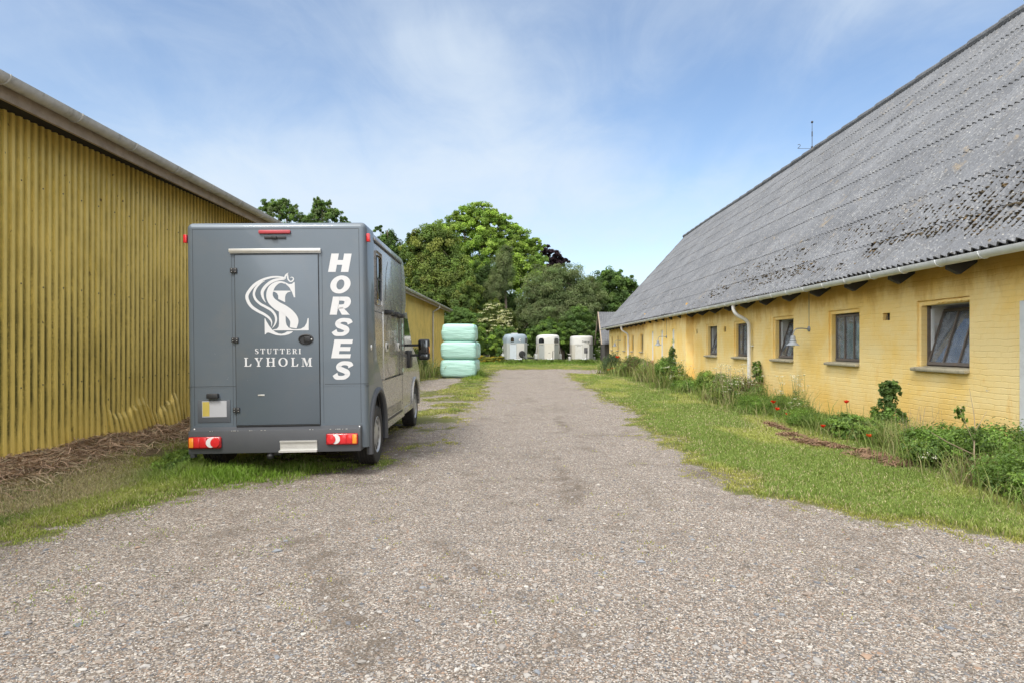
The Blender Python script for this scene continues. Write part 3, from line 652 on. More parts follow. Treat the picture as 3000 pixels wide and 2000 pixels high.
# faint flat cover set into the brick
cpl = MB(); cpl.box(XB - .012, XB + .01, 15.83, 16.13, 1.78, 2.32, .004); cpl.build('cover_plate', M_brick, barn)

# roof: real corrugations in overlapping courses
EX, EZ, RX_, RZ = 5.58, 2.545, 11.5, 9.05
L = math.hypot(RX_ - EX, RZ - EZ); ux, uz = (RX_ - EX) / L, (RZ - EZ) / L; nxr, nzr = -uz, ux
pitch = .146; yy = np.arange(-2, 46.05, pitch / 6); cor = .026 * np.cos(2 * math.pi * (yy + 2) / pitch)
nrow = 9; step = L / nrow; V = []; F = []; m = len(yy); base = 0
for r_ in range(nrow):
    s0 = r_ * step - (.16 if r_ else .0); s1 = (r_ + 1) * step
    jit = .012 * (vnoise(yy * .9, r_ * 9.0 + 0 * yy) - .5)
    for k, (s_, off) in enumerate(((s0, -.002), (s0, .022), (s0, .022), ((s0 + s1) / 2, .007), (s1, .0))):
        sag = .07 * (fbm(yy * .10 + 3, s_ * .25 + 0 * yy, 2) - .5) + jit * (1 if k < 3 else .3)
        flare = .10 * max(0, 1 - s_ / 1.2) ** 2
        h = off + cor + sag + flare * .3
        sj = s_ + (.03 * (vnoise(np.floor((yy + 2) / (pitch * 6)), r_ * 3.3 + 0 * yy) - .5) if k < 3 else 0)
        V.append(np.stack([EX + ux * sj + nxr * h, yy, EZ + uz * sj + nzr * h], 1))
    for k in (0, 2, 3):
        a = base + k * m + np.arange(m - 1); F.append(np.stack([a, a + 1, a + m + 1, a + m], 1))
    base += 5 * m
roof = np_mesh('roof', np.vstack(V), np.vstack(F), M_roof, barn, smooth=True)
roof.data.materials.append(simple('sheet_edge_shade_dirt', (.045, .042, .036), .95, var=.5, scale=9))  # dirt on the lap edges, with the shade of the gap painted in
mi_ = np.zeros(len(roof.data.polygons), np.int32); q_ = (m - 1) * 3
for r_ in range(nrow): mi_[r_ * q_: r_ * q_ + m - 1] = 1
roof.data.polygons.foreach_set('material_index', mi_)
b = MB()                                                          # ridge caps
y_ = -2
while y_ < 46:
    sg = .07 * (float(fbm(np.array([y_ * .10 + 3]), np.array([L * .25]), 2)[0]) - .5)
    b.tube([(RX_ - .03, y_, RZ + .0 + sg * .6), (RX_ - .03, y_ + 1.13, RZ + .01 + sg * .6)], [.10, .125], 10); y_ += 1.1
b.build('ridge_cap', M_roof2, roof)
V = [(RX_, -2, RZ - .02), (RX_, 46, RZ - .02), (17.6, 46, 2.4), (17.6, -2, 2.4)]
MB().add(V, [(0, 1, 2, 3)]).build('back_roof', M_roof2, roof)
b = MB(); b.add([(EX + .05, -2, EZ - .05), (EX + .05, 45.9, EZ - .05), (RX_, 45.9, RZ - .12), (RX_, -2, RZ - .12)], [(0, 1, 2, 3)]); b.build('underside', M_rafter, roof)
b = MB(); b.tube([(EX + .03, 46.02, EZ - .02), (RX_, 46.02, RZ - .03)], .06, 6); b.build('verge_board', M_rafter, roof)
# moss lumps, thickest near the eave
n = 9000; s_ = np.abs(rng.normal(0, 1.0, n)); s_ = np.where(rng.random(n) < .22, rng.random(n) * L, s_ % L); y2 = scatter(n, 0, 1, 6.5, 46, 1.35)[1]
y2 = np.round((y2 + 2) / pitch - .5) * pitch + pitch * .5 - 2 + rng.normal(0, .03, n)
keep = fbm(y2 * .5, s_ * .8, 3) > .45; s_, y2 = s_[keep], y2[keep]; n = len(s_)
sz = (.010 + .026 * rng.random(n) ** 2) * np.where(s_ < 1.6, 1.15, .7)
cc = np.array([.055, .045, .030]) * (.6 + 1.0 * rng.random((n, 1))); cc[rng.random(n) < .2] = (.12, .085, .045)
mo = lumps('moss', EX + ux * s_ + nxr * .008, y2, EZ + uz * s_ + nzr * .008, sz, cc, M_moss, .55, roof, 1, .3); mo['kind'] = 'stuff'
# gutter, rafters, downpipes
zgb = lambda y_: 2.518 + .0 * y_
gb = gutter([-2, 4] + list(np.arange(6, 46.2, 1.0)) + [46.05], zgb, 5.53, .084).build('gutter', M_zinc, barn)
for y_ in np.arange(6.2, 46, .82): MB().tube([(5.53 + .089 * math.cos(a), y_, zgb(y_) + .089 * math.sin(a)) for a in np.linspace(math.pi, 2 * math.pi, 9)], .008, 5).build('bracket', M_zinc, gb)
for y_ in np.arange(8.68 - 1.37 * 3, 45, 1.37):
    X1 = XP if 23 < y_ < 30.8 else XB
    MB().prism([(5.63, 2.40), (5.63, 2.55), (X1 + .02, 2.55 + (X1 - 5.6) * 1.05), (X1 + .02, 2.50), (5.78, 2.33)], lambda u, v, d: (u, d, v), y_ - .045, y_ + .045).build('rafter_tail', M_rafter, barn, smooth=False)
def downpipe(y_):
    b = MB(); pts = catmull([(5.535, y_ + .12, 2.42), (5.54, y_ + .1, 2.30), (5.62, y_ + .06, 2.17), (5.80, y_ + .02, 2.06), (5.89, y_, 1.95), (5.905, y_, 1.75), (5.905, y_, 1.0), (5.905, y_, .05)], 5)
    b.tube(pts, .048, 12); dp = b.build('downpipe', M_white, barn)
    for zc_ in (1.36, .45): MB().box(5.90, 6.0, y_ - .058, y_ + .058, zc_, zc_ + .03).build('clip', M_zinc, dp, smooth=False)
downpipe(17.06); downpipe(36.5)

# lamps on the wall
def wall_lamp(x0, y_, z_, label):
    t = thing('wall_lamp', label, 'wall lamp', (x0, y_, z_), group='gooseneck lamps along the yellow barn wall')
    b = MB(); b.lathe([(0, -.03), (.035, -.03), (.055, -.015), (.06, 0)], 16, Matrix.Translation((x0, y_, z_)) @ Matrix.Rotation(R(90), 4, 'Y')); b.build('base_plate', M_lamp, t)
    b = MB(); b.tube(catmull([(x0 - .02, y_, z_), (x0 - .18, y_, z_ + .012), (x0 - .29, y_, z_ - .01), (x0 - .335, y_, z_ - .09), (x0 - .34, y_, z_ - .15)], 5), .011, 8); b.build('arm', M_lamp, t)
    Ml = Matrix.Translation((x0 - .34, y_, z_ - .34))
    b = MB(); b.lathe([(.001, .20), (.035, .20), (.05, .175), (.052, .12), (.066, .105), (.068, .088), (.062, .082), (.075, .06), (.135, 0), (.132, -.004), (.07, .05), (.001, .06)], 28, Ml); b.build('shade', M_lamp, t)
    b = MB(); b.lathe([(.001, -.03), (.03, -.022), (.045, 0), (.045, .04)], 16, Ml); b.build('bulb', M_bulb, t)
    b = MB(); b.tube([(x0 - .006, y_, z_ + .05), (x0 - .006, y_, 2.52)], .006, 5); b.build('cable', M_lamp, t)
wall_lamp(XB, 13.7, 1.73, 'grey gooseneck wall lamp between the two near stable windows')
wall_lamp(XP, 26.05, 1.72, 'grey gooseneck wall lamp on the bay with the white slit windows')
wall_lamp(XB, 40.1, 1.66, 'grey gooseneck wall lamp past the second white downpipe, at the far end of the barn')

# weather vane on the ridge
VY = 26.0; vane = thing('weather_vane', 'thin iron weather vane with a ball finial on the barn ridge', 'weather vane', (11.5, VY, 9.1))
b = MB(); b.tube([(11.5, VY, 9.0), (11.5, VY, 9.7), (11.5, VY, 10.24)], [.014, .012, .008], 6); b.lathe([(.001, .05), (.035, .035), (.05, 0), (.035, -.035), (.001, -.05)], 10, Matrix.Translation((11.5, VY, 10.22))); b.lathe([(.001, .06), (.045, .03), (.045, -.03), (.001, -.06)], 10, Matrix.Translation((11.5, VY, 9.22))); b.tube([(11.5, VY, 9.65), (11.5, VY, 9.85)], .022, 6)
b.build('rod', M_rafter, vane)
b = MB(); zc = 9.17; b.tube([(11.0, VY, zc), (12.0, VY, zc)], .008, 5); b.tube([(11.5, VY - .5, zc), (11.5, VY + .5, zc)], .008, 5)
for s_ in stroke([(-.05, .14, .02), (.0, .17, .02), (.05, .14, .02), (.03, .08, .02), (-.05, .01, .02), (.05, .0, .02)], 4): b.poly(s_, lambda u, v: (10.98 + u, VY, zc + v))
b.tube([(12.0, VY, zc), (12.0, VY, zc + .16)], .008, 5); b.tube([(12.0, VY, zc + .16), (11.93, VY, zc + .16)], .008, 5)
b.build('compass_arms', M_rafter, vane)

# small timber shed past the barn
ts = thing('timber_shed', 'small dark timber shed with a grey corrugated roof past the barn end', 'shed', (7, 48, 0))
b = MB()
for k in range(15): b.box(5.95, 9.5, 47.2, 47.25 + .012 * (k % 2), k * .14, k * .14 + .135)
b.prism([(47.26, 0), (47.26, 2.05), (48.7, 3.6), (50.2, 2.05), (50.2, 0)], lambda u, v, d: (d, u, v), 5.96, 6.0)
b.build('wall', M_planks, ts, smooth=False)
V = []; xx = np.arange(5.65, 10.5, .035); pr = .02 * np.cos(np.arange(len(xx)) * 2 * math.pi / 4)
for yv, zv in ((46.55, 1.45), (48.7, 3.82), (50.9, 1.45)): V.append(np.stack([xx, np.full(len(xx), yv), zv + pr], 1))
m = len(xx); i, j = np.meshgrid(np.arange(m - 1), np.arange(2)); a = (j * m + i).ravel()
np_mesh('roof', np.vstack(V), np.stack([a, a + 1, a + m + 1, a + m], 1), M_roof2, ts, smooth=True)
b = MB(); b.tube([(5.64, 46.55, 1.42), (5.64, 48.7, 3.80), (5.64, 50.9, 1.42)], .05, 4); b.build('verge_board', M_wood, ts)

# ================================================================== HORSE LORRY
M_anth = simple('anthracite_paint', (.120, .150, .182), .38, .2, var=.06, scale=3, bstr=.015, coat=.25, dirt=(.175, .18, .18), dirt_amt=.35)
M_anth2 = simple('bumper_paint', (.075, .08, .09), .5, .1, var=.12, scale=8, bstr=.05)
M_silver = simple('champagne_metallic', (.34, .332, .318), .28, .45, var=.02, scale=2, bstr=0.0, coat=.3)
M_rub = simple('black_trim', (.022, .023, .025), .5, var=.2, scale=10)
M_tyre = simple('tyre_rubber', (.028, .027, .026), .85, var=.3, scale=12, bstr=.2, dirt=(.11, .095, .075), dirt_amt=.5)
M_rim = simple('silver_rim', (.42, .43, .44), .4, .5, var=.15)
M_alu = simple('bare_aluminium', (.66, .66, .64), .38, .6, var=.12, scale=12)
M_decal = simple('white_vinyl', (.64, .65, .67), .5, var=.02)
M_red = simple('red_lens', (.62, .022, .028), .18, var=.1, coat=.6); M_amber = simple('amber_lens', (.85, .30, .03), .2, coat=.6); M_clear = simple('clear_lens', (.70, .70, .70), .2, coat=.6); M_dred = simple('deep_red_lens', (.42, .015, .022), .22, var=.1, coat=.5)
M_redfade = simple('faded_red_lens', (.42, .06, .075), .4)
M_greydecal = simple('grey_vinyl', (.17, .165, .155), .45)
M_plate = simple('plate_white', (.42, .43, .46), .5, var=.03); M_platey = simple('plate_yellow', (.48, .38, .09), .5); M_plateb = simple('plate_recess', (.085, .095, .11), .6)
TR = thing('horse_lorry', 'anthracite two tone horse lorry with white HORSES lettering parked by the metal shed', 'horse lorry', (-2.65, 7.15, 0), (0, R(-.75), R(2.2)))
K = .003724
def RL(u, v):                       # a point measured on the flat rear wall -> lorry x, z
    x = (500 + u * .5102 - 818.8) * K; z = 1.4 - (600 + v * .5102 - 1010) * K
    return x, z - x * .0131
def rear(mb, u0, v0, u1, v1, y0, y1, bev=0, mi=0):
    x0, z1 = RL(u0, v0); x1, z0 = RL(u1, v1); mb.box(min(x0, x1), max(x0, x1), y0, y1, min(z0, z1), max(z0, z1), bev, mi)
bp = lambda mb, name, mat, p=TR, **k: mb.build(name, mat, p, True, **k)
LEN = 2.86
def plan_ring(z, ins, y1, r=.065):
    hx, rr = .972 - ins, max(r - ins, .0008); P = [(-hx, y1, z)]
    P += [(-hx + rr - rr * math.cos(a), ins + rr - rr * math.sin(a), z) for a in np.linspace(0, math.pi / 2, 6)]
    P += [(hx - rr + rr * math.sin(a), ins + rr - rr * math.cos(a), z) for a in np.linspace(0, math.pi / 2, 6)]
    return P + [(hx, y1, z)]
def shell(b, zs_, y1):
    R_ = [plan_ring(z, i, y1) for z, i in zs_]; n = len(R_[0]); V = [p for r_ in R_ for p in r_]
    F = [(k * n + j, k * n + (j + 1) % n, (k + 1) * n + (j + 1) % n, (k + 1) * n + j) for k in range(len(R_) - 1) for j in range(n)]
    b.add(V, F + [tuple(range(n))[::-1], tuple((len(R_) - 1) * n + j for j in range(n))])
b = MB(); shell(b, [(.941, 0), (2.67, 0)] + [(2.67 + .065 * math.sin(a), .065 * (1 - math.cos(a))) for a in np.linspace(.25, math.pi / 2, 6)], .44); rs = bp(b, 'rear_shell', M_anth)
b = MB(); shell(b, [(.27, 0), (.94, 0)], .099); bp(b, 'lower_panel', M_anth, rs)
b = MB(); b.box(-.962, .962, .43, LEN, .945, 2.70, .035, seg=3); body = bp(b, 'body', M_silver)
b = MB(); b.prism([(2.80, 1.86), (3.05, 1.84), (3.22, 2.0), (3.24, 2.2), (3.12, 2.5), (2.98, 2.66), (2.80, 2.69)], lambda u, v, d: (d, u, v), -.95, .95); bp(b, 'over_cab_nose', M_silver)
ARC = lambda c, r, a0, a1, n=10, z0=.36: [(c + r * math.cos(a), z0 + r * math.sin(a)) for a in np.linspace(a0, a1, n)]
for s in (-1, 1):
    f = (lambda u, v, d: (d * s, u, v))
    b = MB(); b.prism([(.1, .94), (.6, .94)] + ARC(.6, .50, math.pi / 2, math.pi), f, .91, .972); bp(b, 'lower_corner', M_anth, rs)
    b = MB(); b.prism([(.6, .95), (LEN - .02, .95), (LEN - .02, .31), (1.1, .31)] + ARC(.6, .50, 0, math.pi / 2), f, .91, .962); bp(b, 'side_skirt', M_silver, body)
    # dark paint sweeping forward low on the flank
    b = MB(); b.prism([(.43, 1.85), (.455, 1.8), (.50, 1.5), (.60, 1.22), (.90, .96), (1.06, .80), (1.05, .60)] + ARC(.6, .503, 0, math.pi / 2)[1:] + [(.43, .945)], f, .9632, .9655); bp(b, 'sweep_panel', M_anth, body)
    # wheel arch flare
    pts = [(0, .105, .18)] + [(0, u, v) for u, v in ARC(.6, .50, math.pi, 0, 14)] + [(0, 1.10, .22)]
    b = MB(); b.tube([(.965 * s, u, v) for _, u, v in pts], .038, 8); bp(b, 'wheel_arch', M_anth2, body)
b = MB(); b.box(-.90, .90, .12, LEN, .30, .94); b.box(-.6, .6, -.02, 4.6, .26, .5); bp(b, 'chassis', M_rub)
# thin joint lines on the rear wall
def line(mb, u0, v0, u1, v1, w_=.0035, y=-.0012):
    (x0, z0), (x1, z1) = RL(u0, v0), RL(u1, v1)
    if abs(x1 - x0) > abs(z1 - z0): mb.box(min(x0, x1), max(x0, x1), y, .002, (z0 + z1) / 2 - w_ / 2, (z0 + z1) / 2 + w_ / 2)
    else: mb.box((x0 + x1) / 2 - w_ / 2, (x0 + x1) / 2 + w_ / 2, y, .002, min(z0, z1), max(z0, z1))
b = MB(); line(b, 150, 147, 1092, 133); line(b, 150, 147, 155, 1265); line(b, 1090, 133, 1100, 1250); line(b, 115, 1043, 385, 1038); line(b, 890, 1029, 1140, 1024); line(b, 367, 290, 374, 1262, .0025); line(b, 878, 272, 887, 1252, .0025)
bp(b, 'panel_joint', M_rub, rs, smooth=False)
# rear door
x0, zt = RL(390, 292); x1, zb = RL(861, 1256)
b = MB(); b.box(x0, x1, -.012, .004, zb, zt, .004); door = bp(b, 'rear_door', M_anth)
b = MB(); g = .007
for a in ((x0 - g, x0 - .001, zb - g, zt + g), (x1 + .001, x1 + g, zb - g, zt + g), (x0, x1, zt + .001, zt + g)): b.box(a[0], a[1], -.004, .003, a[2], a[3])
b.box(x0, x1 + .003, -.022, .002, zb - .014, zb - .002); bp(b, 'door_seal', M_rub, door, smooth=False)
for v in (380, 776, 1174):
    u = 385 + (v - 380) * .0076; b = MB(); rear(b, u - 19, v - 14, u + 19, v + 14, -.026, -.0125, .004); h = bp(b, 'hinge', M_rub, door)
    c = MB()
    for du in (-11, 11):
        for dv in (-7, 7): x, z = RL(u + du, v + dv); c.lathe([(.0045, 0), (.003, .003), (.0005, .0035)], 8, Matrix.Translation((x, -.0265, z)) @ Matrix.Rotation(R(90), 4, 'X'))
    bp(c, 'rivet', M_alu, h)
x, z = RL(788, 772); S_ = Matrix.Translation((x, -.0125, z)) @ Matrix.Rotation(R(90), 4, 'X') @ Matrix.Diagonal((1.42, 1, 1, 1))
b = MB(); b.lathe([(.058, 0), (.057, .010), (.049, .014), (.045, .004), (.001, .003)], 28, S_); b.box(x - .02, x + .05, -.024, -.0165, z - .033, z + .033, .006); ha = bp(b, 'door_handle', M_rub, door)
b = MB(); b.lathe([(.008, 0), (.008, .013), (.0005, .014)], 10, Matrix.Translation((x + .062, -.0145, z)) @ Matrix.Rotation(R(90), 4, 'X')); bp(b, 'lock', M_alu, ha)
# vinyl emblem on the door
def Lg(u, v):                       # emblem sheet coordinates
    px, py = 700 + u * .2041, 780 + v * .2041; x = (px - 818.8) * K; z = 1.4 - (py - 1010) * K - x * .0131; return x, -.0135, z
b = MB()
def pg(P): b.poly(P, Lg)
def stk(P, per=6):
    for q in stroke(P, per): pg(q)
pg([(690, 226), (760, 262), (800, 259), (828, 232), (840, 232), (845, 450), (828, 450), (800, 375), (765, 310), (715, 262)])
stk([(705, 246, 24), (640, 232, 26), (570, 258, 52), (508, 322, 82), (482, 415, 92), (510, 500, 108), (590, 572, 122), (690, 628, 124), (775, 695, 122), (826, 780, 120), (812, 888, 96)], 8)
pg([(535, 356), (779, 356), (779, 370), (740, 380), (712, 410), (702, 450), (702, 522), (605, 474), (605, 430), (590, 395), (560, 375), (535, 370)])
pg([(612, 655), (660, 676), (706, 710), (706, 790), (718, 845), (745, 882), (790, 902), (860, 907), (920, 900), (970, 870), (1002, 820), (1018, 750), (1032, 748), (1030, 921), (525, 923), (525, 914), (580, 900), (605, 872), (612, 830)])
pg([(808, 937), (790, 956), (750, 978), (690, 994), (630, 997), (570, 990), (520, 975), (490, 962), (462, 953), (436, 958), (420, 978), (408, 980), (408, 752), (417, 752), (432, 790), (470, 855), (510, 910), (560, 948), (605, 968), (650, 972), (690, 960), (725, 940)])
stk([(692, 172, 26), (600, 158, 24), (500, 166, 27), (385, 203, 34), (280, 268, 40), (202, 355, 42), (163, 435, 44), (183, 520, 44), (235, 592, 42), (320, 650, 38), (400, 692, 36), (468, 742, 32), (505, 800, 20), (504, 868, 3)])
stk([(420, 217, 3), (360, 247, 22), (295, 312, 32), (262, 400, 33), (285, 480, 33), (350, 545, 34), (430, 590, 35), (510, 640, 35), (560, 710, 32), (570, 780, 28), (548, 845, 18), (512, 893, 3)])
stk([(698, 190, 20), (600, 196, 34), (510, 228, 40), (430, 292, 42), (382, 370, 44), (386, 440, 34), (405, 490, 18), (430, 528, 2)])
stk([(698, 186, 26), (712, 145, 24), (735, 118, 24), (752, 98, 3)], 5); stk([(744, 104, 8), (742, 150, 20), (748, 190, 20), (775, 222, 18), (808, 215, 18), (824, 186, 16), (812, 165, 12), (792, 163, 8), (778, 174, 2)], 5)
bp(b, 'emblem', M_decal, door, smooth=False)

# serif capitals
def serif(ch):
    t, s = .075, .17
    r = lambda a, c, e, f: [(a, e), (c, e), (c, f), (a, f)]
    T = {
        'I': ([r(.03, .37, 0, t), r(.03, .37, 1 - t, 1), r(.115, .285, t, 1 - t)], .40),
        'L': ([r(.03, .66, 0, t), r(.03, .40, 1 - t, 1), r(.115, .285, t, 1 - t), [(.50, t), (.66, 0), (.72, .32), (.66, .32)]], .74),
        'T': ([r(.03, .79, 1 - t, 1), r(.22, .60, 0, t), r(.325, .495, t, 1 - t), [(.03, .70), (.07, .70), (.17, 1 - t), (.03, 1 - t)], [(.79, .70), (.75, .70), (.65, 1 - t), (.79, 1 - t)]], .82),
        'E': ([r(.03, .66, 0, t), r(.03, .64, 1 - t, 1), r(.115, .285, t, 1 - t), r(.285, .52, .47, .54), r(.50, .54, .38, .63), [(.50, t), (.66, t), (.70, .30), (.65, .30)], [(.50, 1 - t), (.64, 1 - t), (.64, .72), (.60, .72)]], .73),
        'H': ([r(.03, .40, 0, t), r(.03, .40, 1 - t, 1), r(.115, .285, t, 1 - t), r(.285, .635, .47, .545), r(.52, .89, 0, t), r(.52, .89, 1 - t, 1), r(.635, .805, t, 1 - t)], .92),
        'Y': ([r(.0, .36, 1 - t, 1), r(.50, .80, 1 - t, 1), r(.20, .56, 0, t), r(.30, .465, t, .45), [(.06, 1 - t), (.25, 1 - t), (.465, .45), (.30, .45)], [(.60, 1 - t), (.70, 1 - t), (.465, .45), (.40, .45)]], .80),
        'M': ([r(.02, .28, 0, t), r(.13, .18, t, 1), r(.02, .22, 1 - t, 1), [(.14, 1), (.34, 1), (.58, .15), (.50, 0), (.46, 0)], [(.80, 1), (.74, 1), (.48, .0), (.54, .0)], r(.74, .91, t, 1), r(.64, 1.02, 0, t), r(.88, 1.02, 1 - t, 1)], 1.04),
        'U': ([r(.02, .37, 1 - t, 1), r(.52, .82, 1 - t, 1)] + stroke([(.195, .95, .17), (.195, .35, .17), (.26, .10, .15), (.42, .04, .09), (.60, .10, .08), (.67, .35, .065), (.67, .95, .065)], 5), .83),
        'O': (stroke([(.44 + .35 * math.cos(a), .5 + .46 * math.sin(a), .07 + .12 * abs(math.cos(a)) ** 1.5) for a in np.linspace(0, 2 * math.pi, 17)], 3), .90),
        'S': (stroke([(.54, .72, .04), (.50, .90, .07), (.32, .96, .08), (.15, .86, .14), (.14, .70, .17), (.28, .55, .19), (.46, .42, .19), (.53, .26, .17), (.46, .10, .12), (.28, .04, .08), (.12, .10, .07), (.07, .30, .04)], 5), .64),
        'R': ([r(.03, .38, 0, t), r(.03, .40, 1 - t, 1), r(.115, .285, t, 1 - t), [(.34, .48), (.50, .50), (.72, t), (.56, t)], r(.54, .80, 0, t)] + stroke([(.28, .965, .07), (.45, .96, .08), (.58, .86, .15), (.58, .63, .15), (.45, .49, .08), (.28, .48, .07)], 5), .80)}
    return T[ch]
def lettering(mb, text, f, gap=.16, spc=.0):
    x = 0; out = []
    for ch in text:
        if ch == ' ': x += .45; continue
        P, w_ = serif(ch)
        for p in P: out.append([(x + a, c) for a, c in p])
        x += w_ + gap
    tot = x - gap
    for p in out: mb.poly([(a / tot, c) for a, c in p], f)
def rowmap(u0, v0, u1, v1):         # baseline-left / top-right on the emblem sheet, rows tilt a little
    return lambda a, c: Lg(u0 + (u1 - u0) * a, v0 + (v1 - v0) * c)
b = MB(); lettering(b, 'STUTTERI', rowmap(264, 1254, 918, 1180), .22); bp(b, 'lettering', M_decal, door, smooth=False)
b = MB(); lettering(b, 'LYHOLM', rowmap(108, 1434, 1076, 1308), .27); bp(b, 'lettering', M_decal, door, smooth=False)
# heavy slanted capitals
def heavy(ch):
    r = lambda a, c, e, f: [(a, e), (c, e), (c, f), (a, f)]
    if ch == 'H': return [r(0, .37, 0, 1), r(.63, 1, 0, 1), r(.37, .63, .39, .65)]
    if ch == 'E': return [r(0, .37, 0, 1), r(.37, 1, 0, .22), r(.37, .92, .39, .61), r(.37, .97, .78, 1)]
    if ch == 'O':
        P = []
        for k in range(40):
            a, c = 2 * math.pi * k / 40, 2 * math.pi * (k + 1) / 40
            P.append([(.5 + .52 * math.cos(a), .5 + .52 * math.sin(a)), (.5 + .52 * math.cos(c), .5 + .52 * math.sin(c)), (.5 + .20 * math.cos(c), .5 + .29 * math.sin(c)), (.5 + .20 * math.cos(a), .5 + .29 * math.sin(a))])
        return P
    if ch == 'R': return [r(0, .36, 0, 1), [(.36, .38), (.60, .42), (1.02, 0), (.62, 0)]] + stroke([(.34, .89, .22), (.55, .885, .23), (.74, .84, .30), (.80, .665, .33), (.72, .50, .30), (.55, .455, .23), (.34, .45, .22)], 5)
    return stroke([(.93, .70, .30), (.84, .84, .27), (.62, .90, .22), (.36, .88, .24), (.21, .74, .30), (.28, .60, .28), (.50, .51, .27), (.72, .42, .28), (.80, .28, .31), (.68, .13, .24), (.42, .095, .21), (.20, .13, .25), (.07, .29, .30)], 6)
b = MB()
for ch, (u0, v0, u1, v1) in zip('HORSES', ((917, 280, 1053, 386), (922, 408, 1051, 508), (923, 528, 1055, 632), (934, 652, 1052, 753), (928, 773, 1057, 879), (936, 897, 1053, 1001))):
    sl = .24; W = (u1 - u0) - sl * (v1 - v0) * .8
    for p in heavy(ch):
        def f(a, c): u = u0 + a * W + c * sl * (v1 - v0) * .8; x, z = RL(u, v1 - c * (v1 - v0)); return x, -.0018, z
        b.poly(p, f)
bp(b, 'lettering', M_decal, rs, smooth=False)
# rear fittings
b = MB(); rear(b, 361, 258, 879, 270, -.035, -.002, .003); rear(b, 363, 271, 878, 276, -.02, -.002); bp(b, 'drip_rail', M_alu, rs)
b = MB(); rear(b, 528, 149, 708, 168, -.028, -.001, .010); bp(b, 'brake_light', M_redfade, rs)
b = MB(); rear(b, 558, 184, 682, 197, -.012, -.001, .004); rear(b, 598, 182, 630, 199, -.03, -.012, .006); bp(b, 'camera_bracket', M_rub, rs)
for u0, u1, s in ((98, 113, -1), (1139, 1158, 1)):
    xx = .975 * s; z = RL(600, 145)[1] - (.0 if s > 0 else 0); b = MB(); b.box(min(xx - .004 * s, xx + .032 * s), max(xx - .004 * s, xx + .032 * s), .02, .075, 2.52, 2.61, .006); bp(b, 'marker_light', M_red, rs)
b = MB(); rear(b, 170, 1118, 354, 1244, -.006, -.001, .002); pr_ = bp(b, 'plate_recess', M_plateb, rs)
b = MB(); rear(b, 196, 1124, 334, 1214, -.010, -.0065, .001, 0); rear(b, 199, 1128, 238, 1210, -.0115, -.0105, 0, 1); pl = bp(b, 'number_plate', [M_plate, M_platey], pr_, smooth=False)
b = MB(); rear(b, 228, 1080, 292, 1108, -.05, -.001, .008); bp(b, 'plate_lamp', M_rub, pr_)
b = MB(); rear(b, 512, 1086, 550, 1094, -.016, -.0125, .0015); bp(b, 'door_buffer', M_alu, door)
# scuffs in the paint
b = MB()
for u, v, du, dv in ((268, 858, 7, 12), (334, 1003, 12, 20), (452, 1010, 5, 10), (767, 158, 2, 16), (878, 180, 2, 28)):
    y = -.0014 if u < 380 or u > 865 or v < 280 else -.0135
    pts = [(u + random.uniform(-2, 2), v), (u + du * .6, v - dv * .4), (u + du, v - dv), (u + du * .5, v - dv * .3)]; b.poly(pts, lambda p, q: (RL(p, q)[0], y, RL(p, q)[1]))
bp(b, 'scuff', M_decal, rs, smooth=False)
# bumper box
xa, za = RL(138, 1300); xb, zb = RL(1100, 1285); zt = RL(600, 1283)[1]; zl = RL(600, 1412)[1]
b = MB(); b.box(xa, xb, -.10, .30, zl, zt, .006); b.prism([(-.098, zt - .002), (0.0, zt + .028), (0.0, zt - .002)], lambda u, v, d: (d, u, v), xa + .02, xb - .003); bum = bp(b, 'bumper', M_anth2)
b = MB()
for k in range(22): x = random.uniform(-.75, .75); b.box(x, x + random.uniform(.004, .02), -.1015, -.0965, zt - .006, zt - .001)
for u in (163, 1091): x, z = RL(u, 1270); b.lathe([(.009, 0), (.006, .006), (.0005, .007)], 8, Matrix.Translation((x, -.055, zt + .014)) @ Matrix.Rotation(R(70), 4, 'X'))
bp(b, 'chipped_edge', M_alu, bum)
def taillight(u0, v0, u1, v1, flip):
    xa_, z1 = RL(u0, v0); xb_, z0 = RL(u1, v1); w_ = xb_ - xa_; h = z1 - z0; cz = (z0 + z1) / 2
    b = MB(); b.box(xa_, xb_, -.128, -.1005, z0, z1, .018, seg=3); t = bp(b, 'tail_light', M_dred, bum)
    X = lambda a: xb_ - a * w_ if flip else xa_ + a * w_
    def lens(a0, a1, m, name, inset=.012):
        q = MB(); q.box(min(X(a0), X(a1)), max(X(a0), X(a1)), -.134, -.120, z0 + inset, z1 - inset, .006); bp(q, name, m, t)
    lens(.035, .17, M_amber, 'indicator'); lens(.18, .36, M_red, 'stop_lamp'); lens(.365, .56, M_red, 'stop_lamp')
    q = MB(); r_ = h * .42; c = .70
    cx = X(c); n = 24
    Mc = Matrix.Translation((cx, -.129, cz)) @ Matrix.Rotation(R(90), 4, 'X')
    q.lathe([(r_, 0), (r_ * .97, .005), (.0005, .007)], n, Mc); bp(q, 'reversing_lamp', M_clear, t)
    q = MB(); cx2 = X(c + .13); q.lathe([(r_ * .98, 0), (r_ * .9, .012), (.0005, .016)], n, Matrix.Translation((cx2, -.129, cz)) @ Matrix.Rotation(R(90), 4, 'X')); bp(q, 'fog_lamp', M_red, t)
taillight(142, 1320, 325, 1384, False); taillight(909, 1304, 1088, 1366, True)
b = MB(); rear(b, 650, 1348, 857, 1402, -.108, -.1005)
for k in range(9):
    u = 662 + k * 22; (xq, zq) = RL(u, 1380)
    for sg in (-1, 1): b.box(-.012, .012, -.1105, -.1075, -.0025, .0025, M=Matrix.Translation((xq, 0, zq)) @ Matrix.Rotation(R(45 * sg), 4, 'Y'))
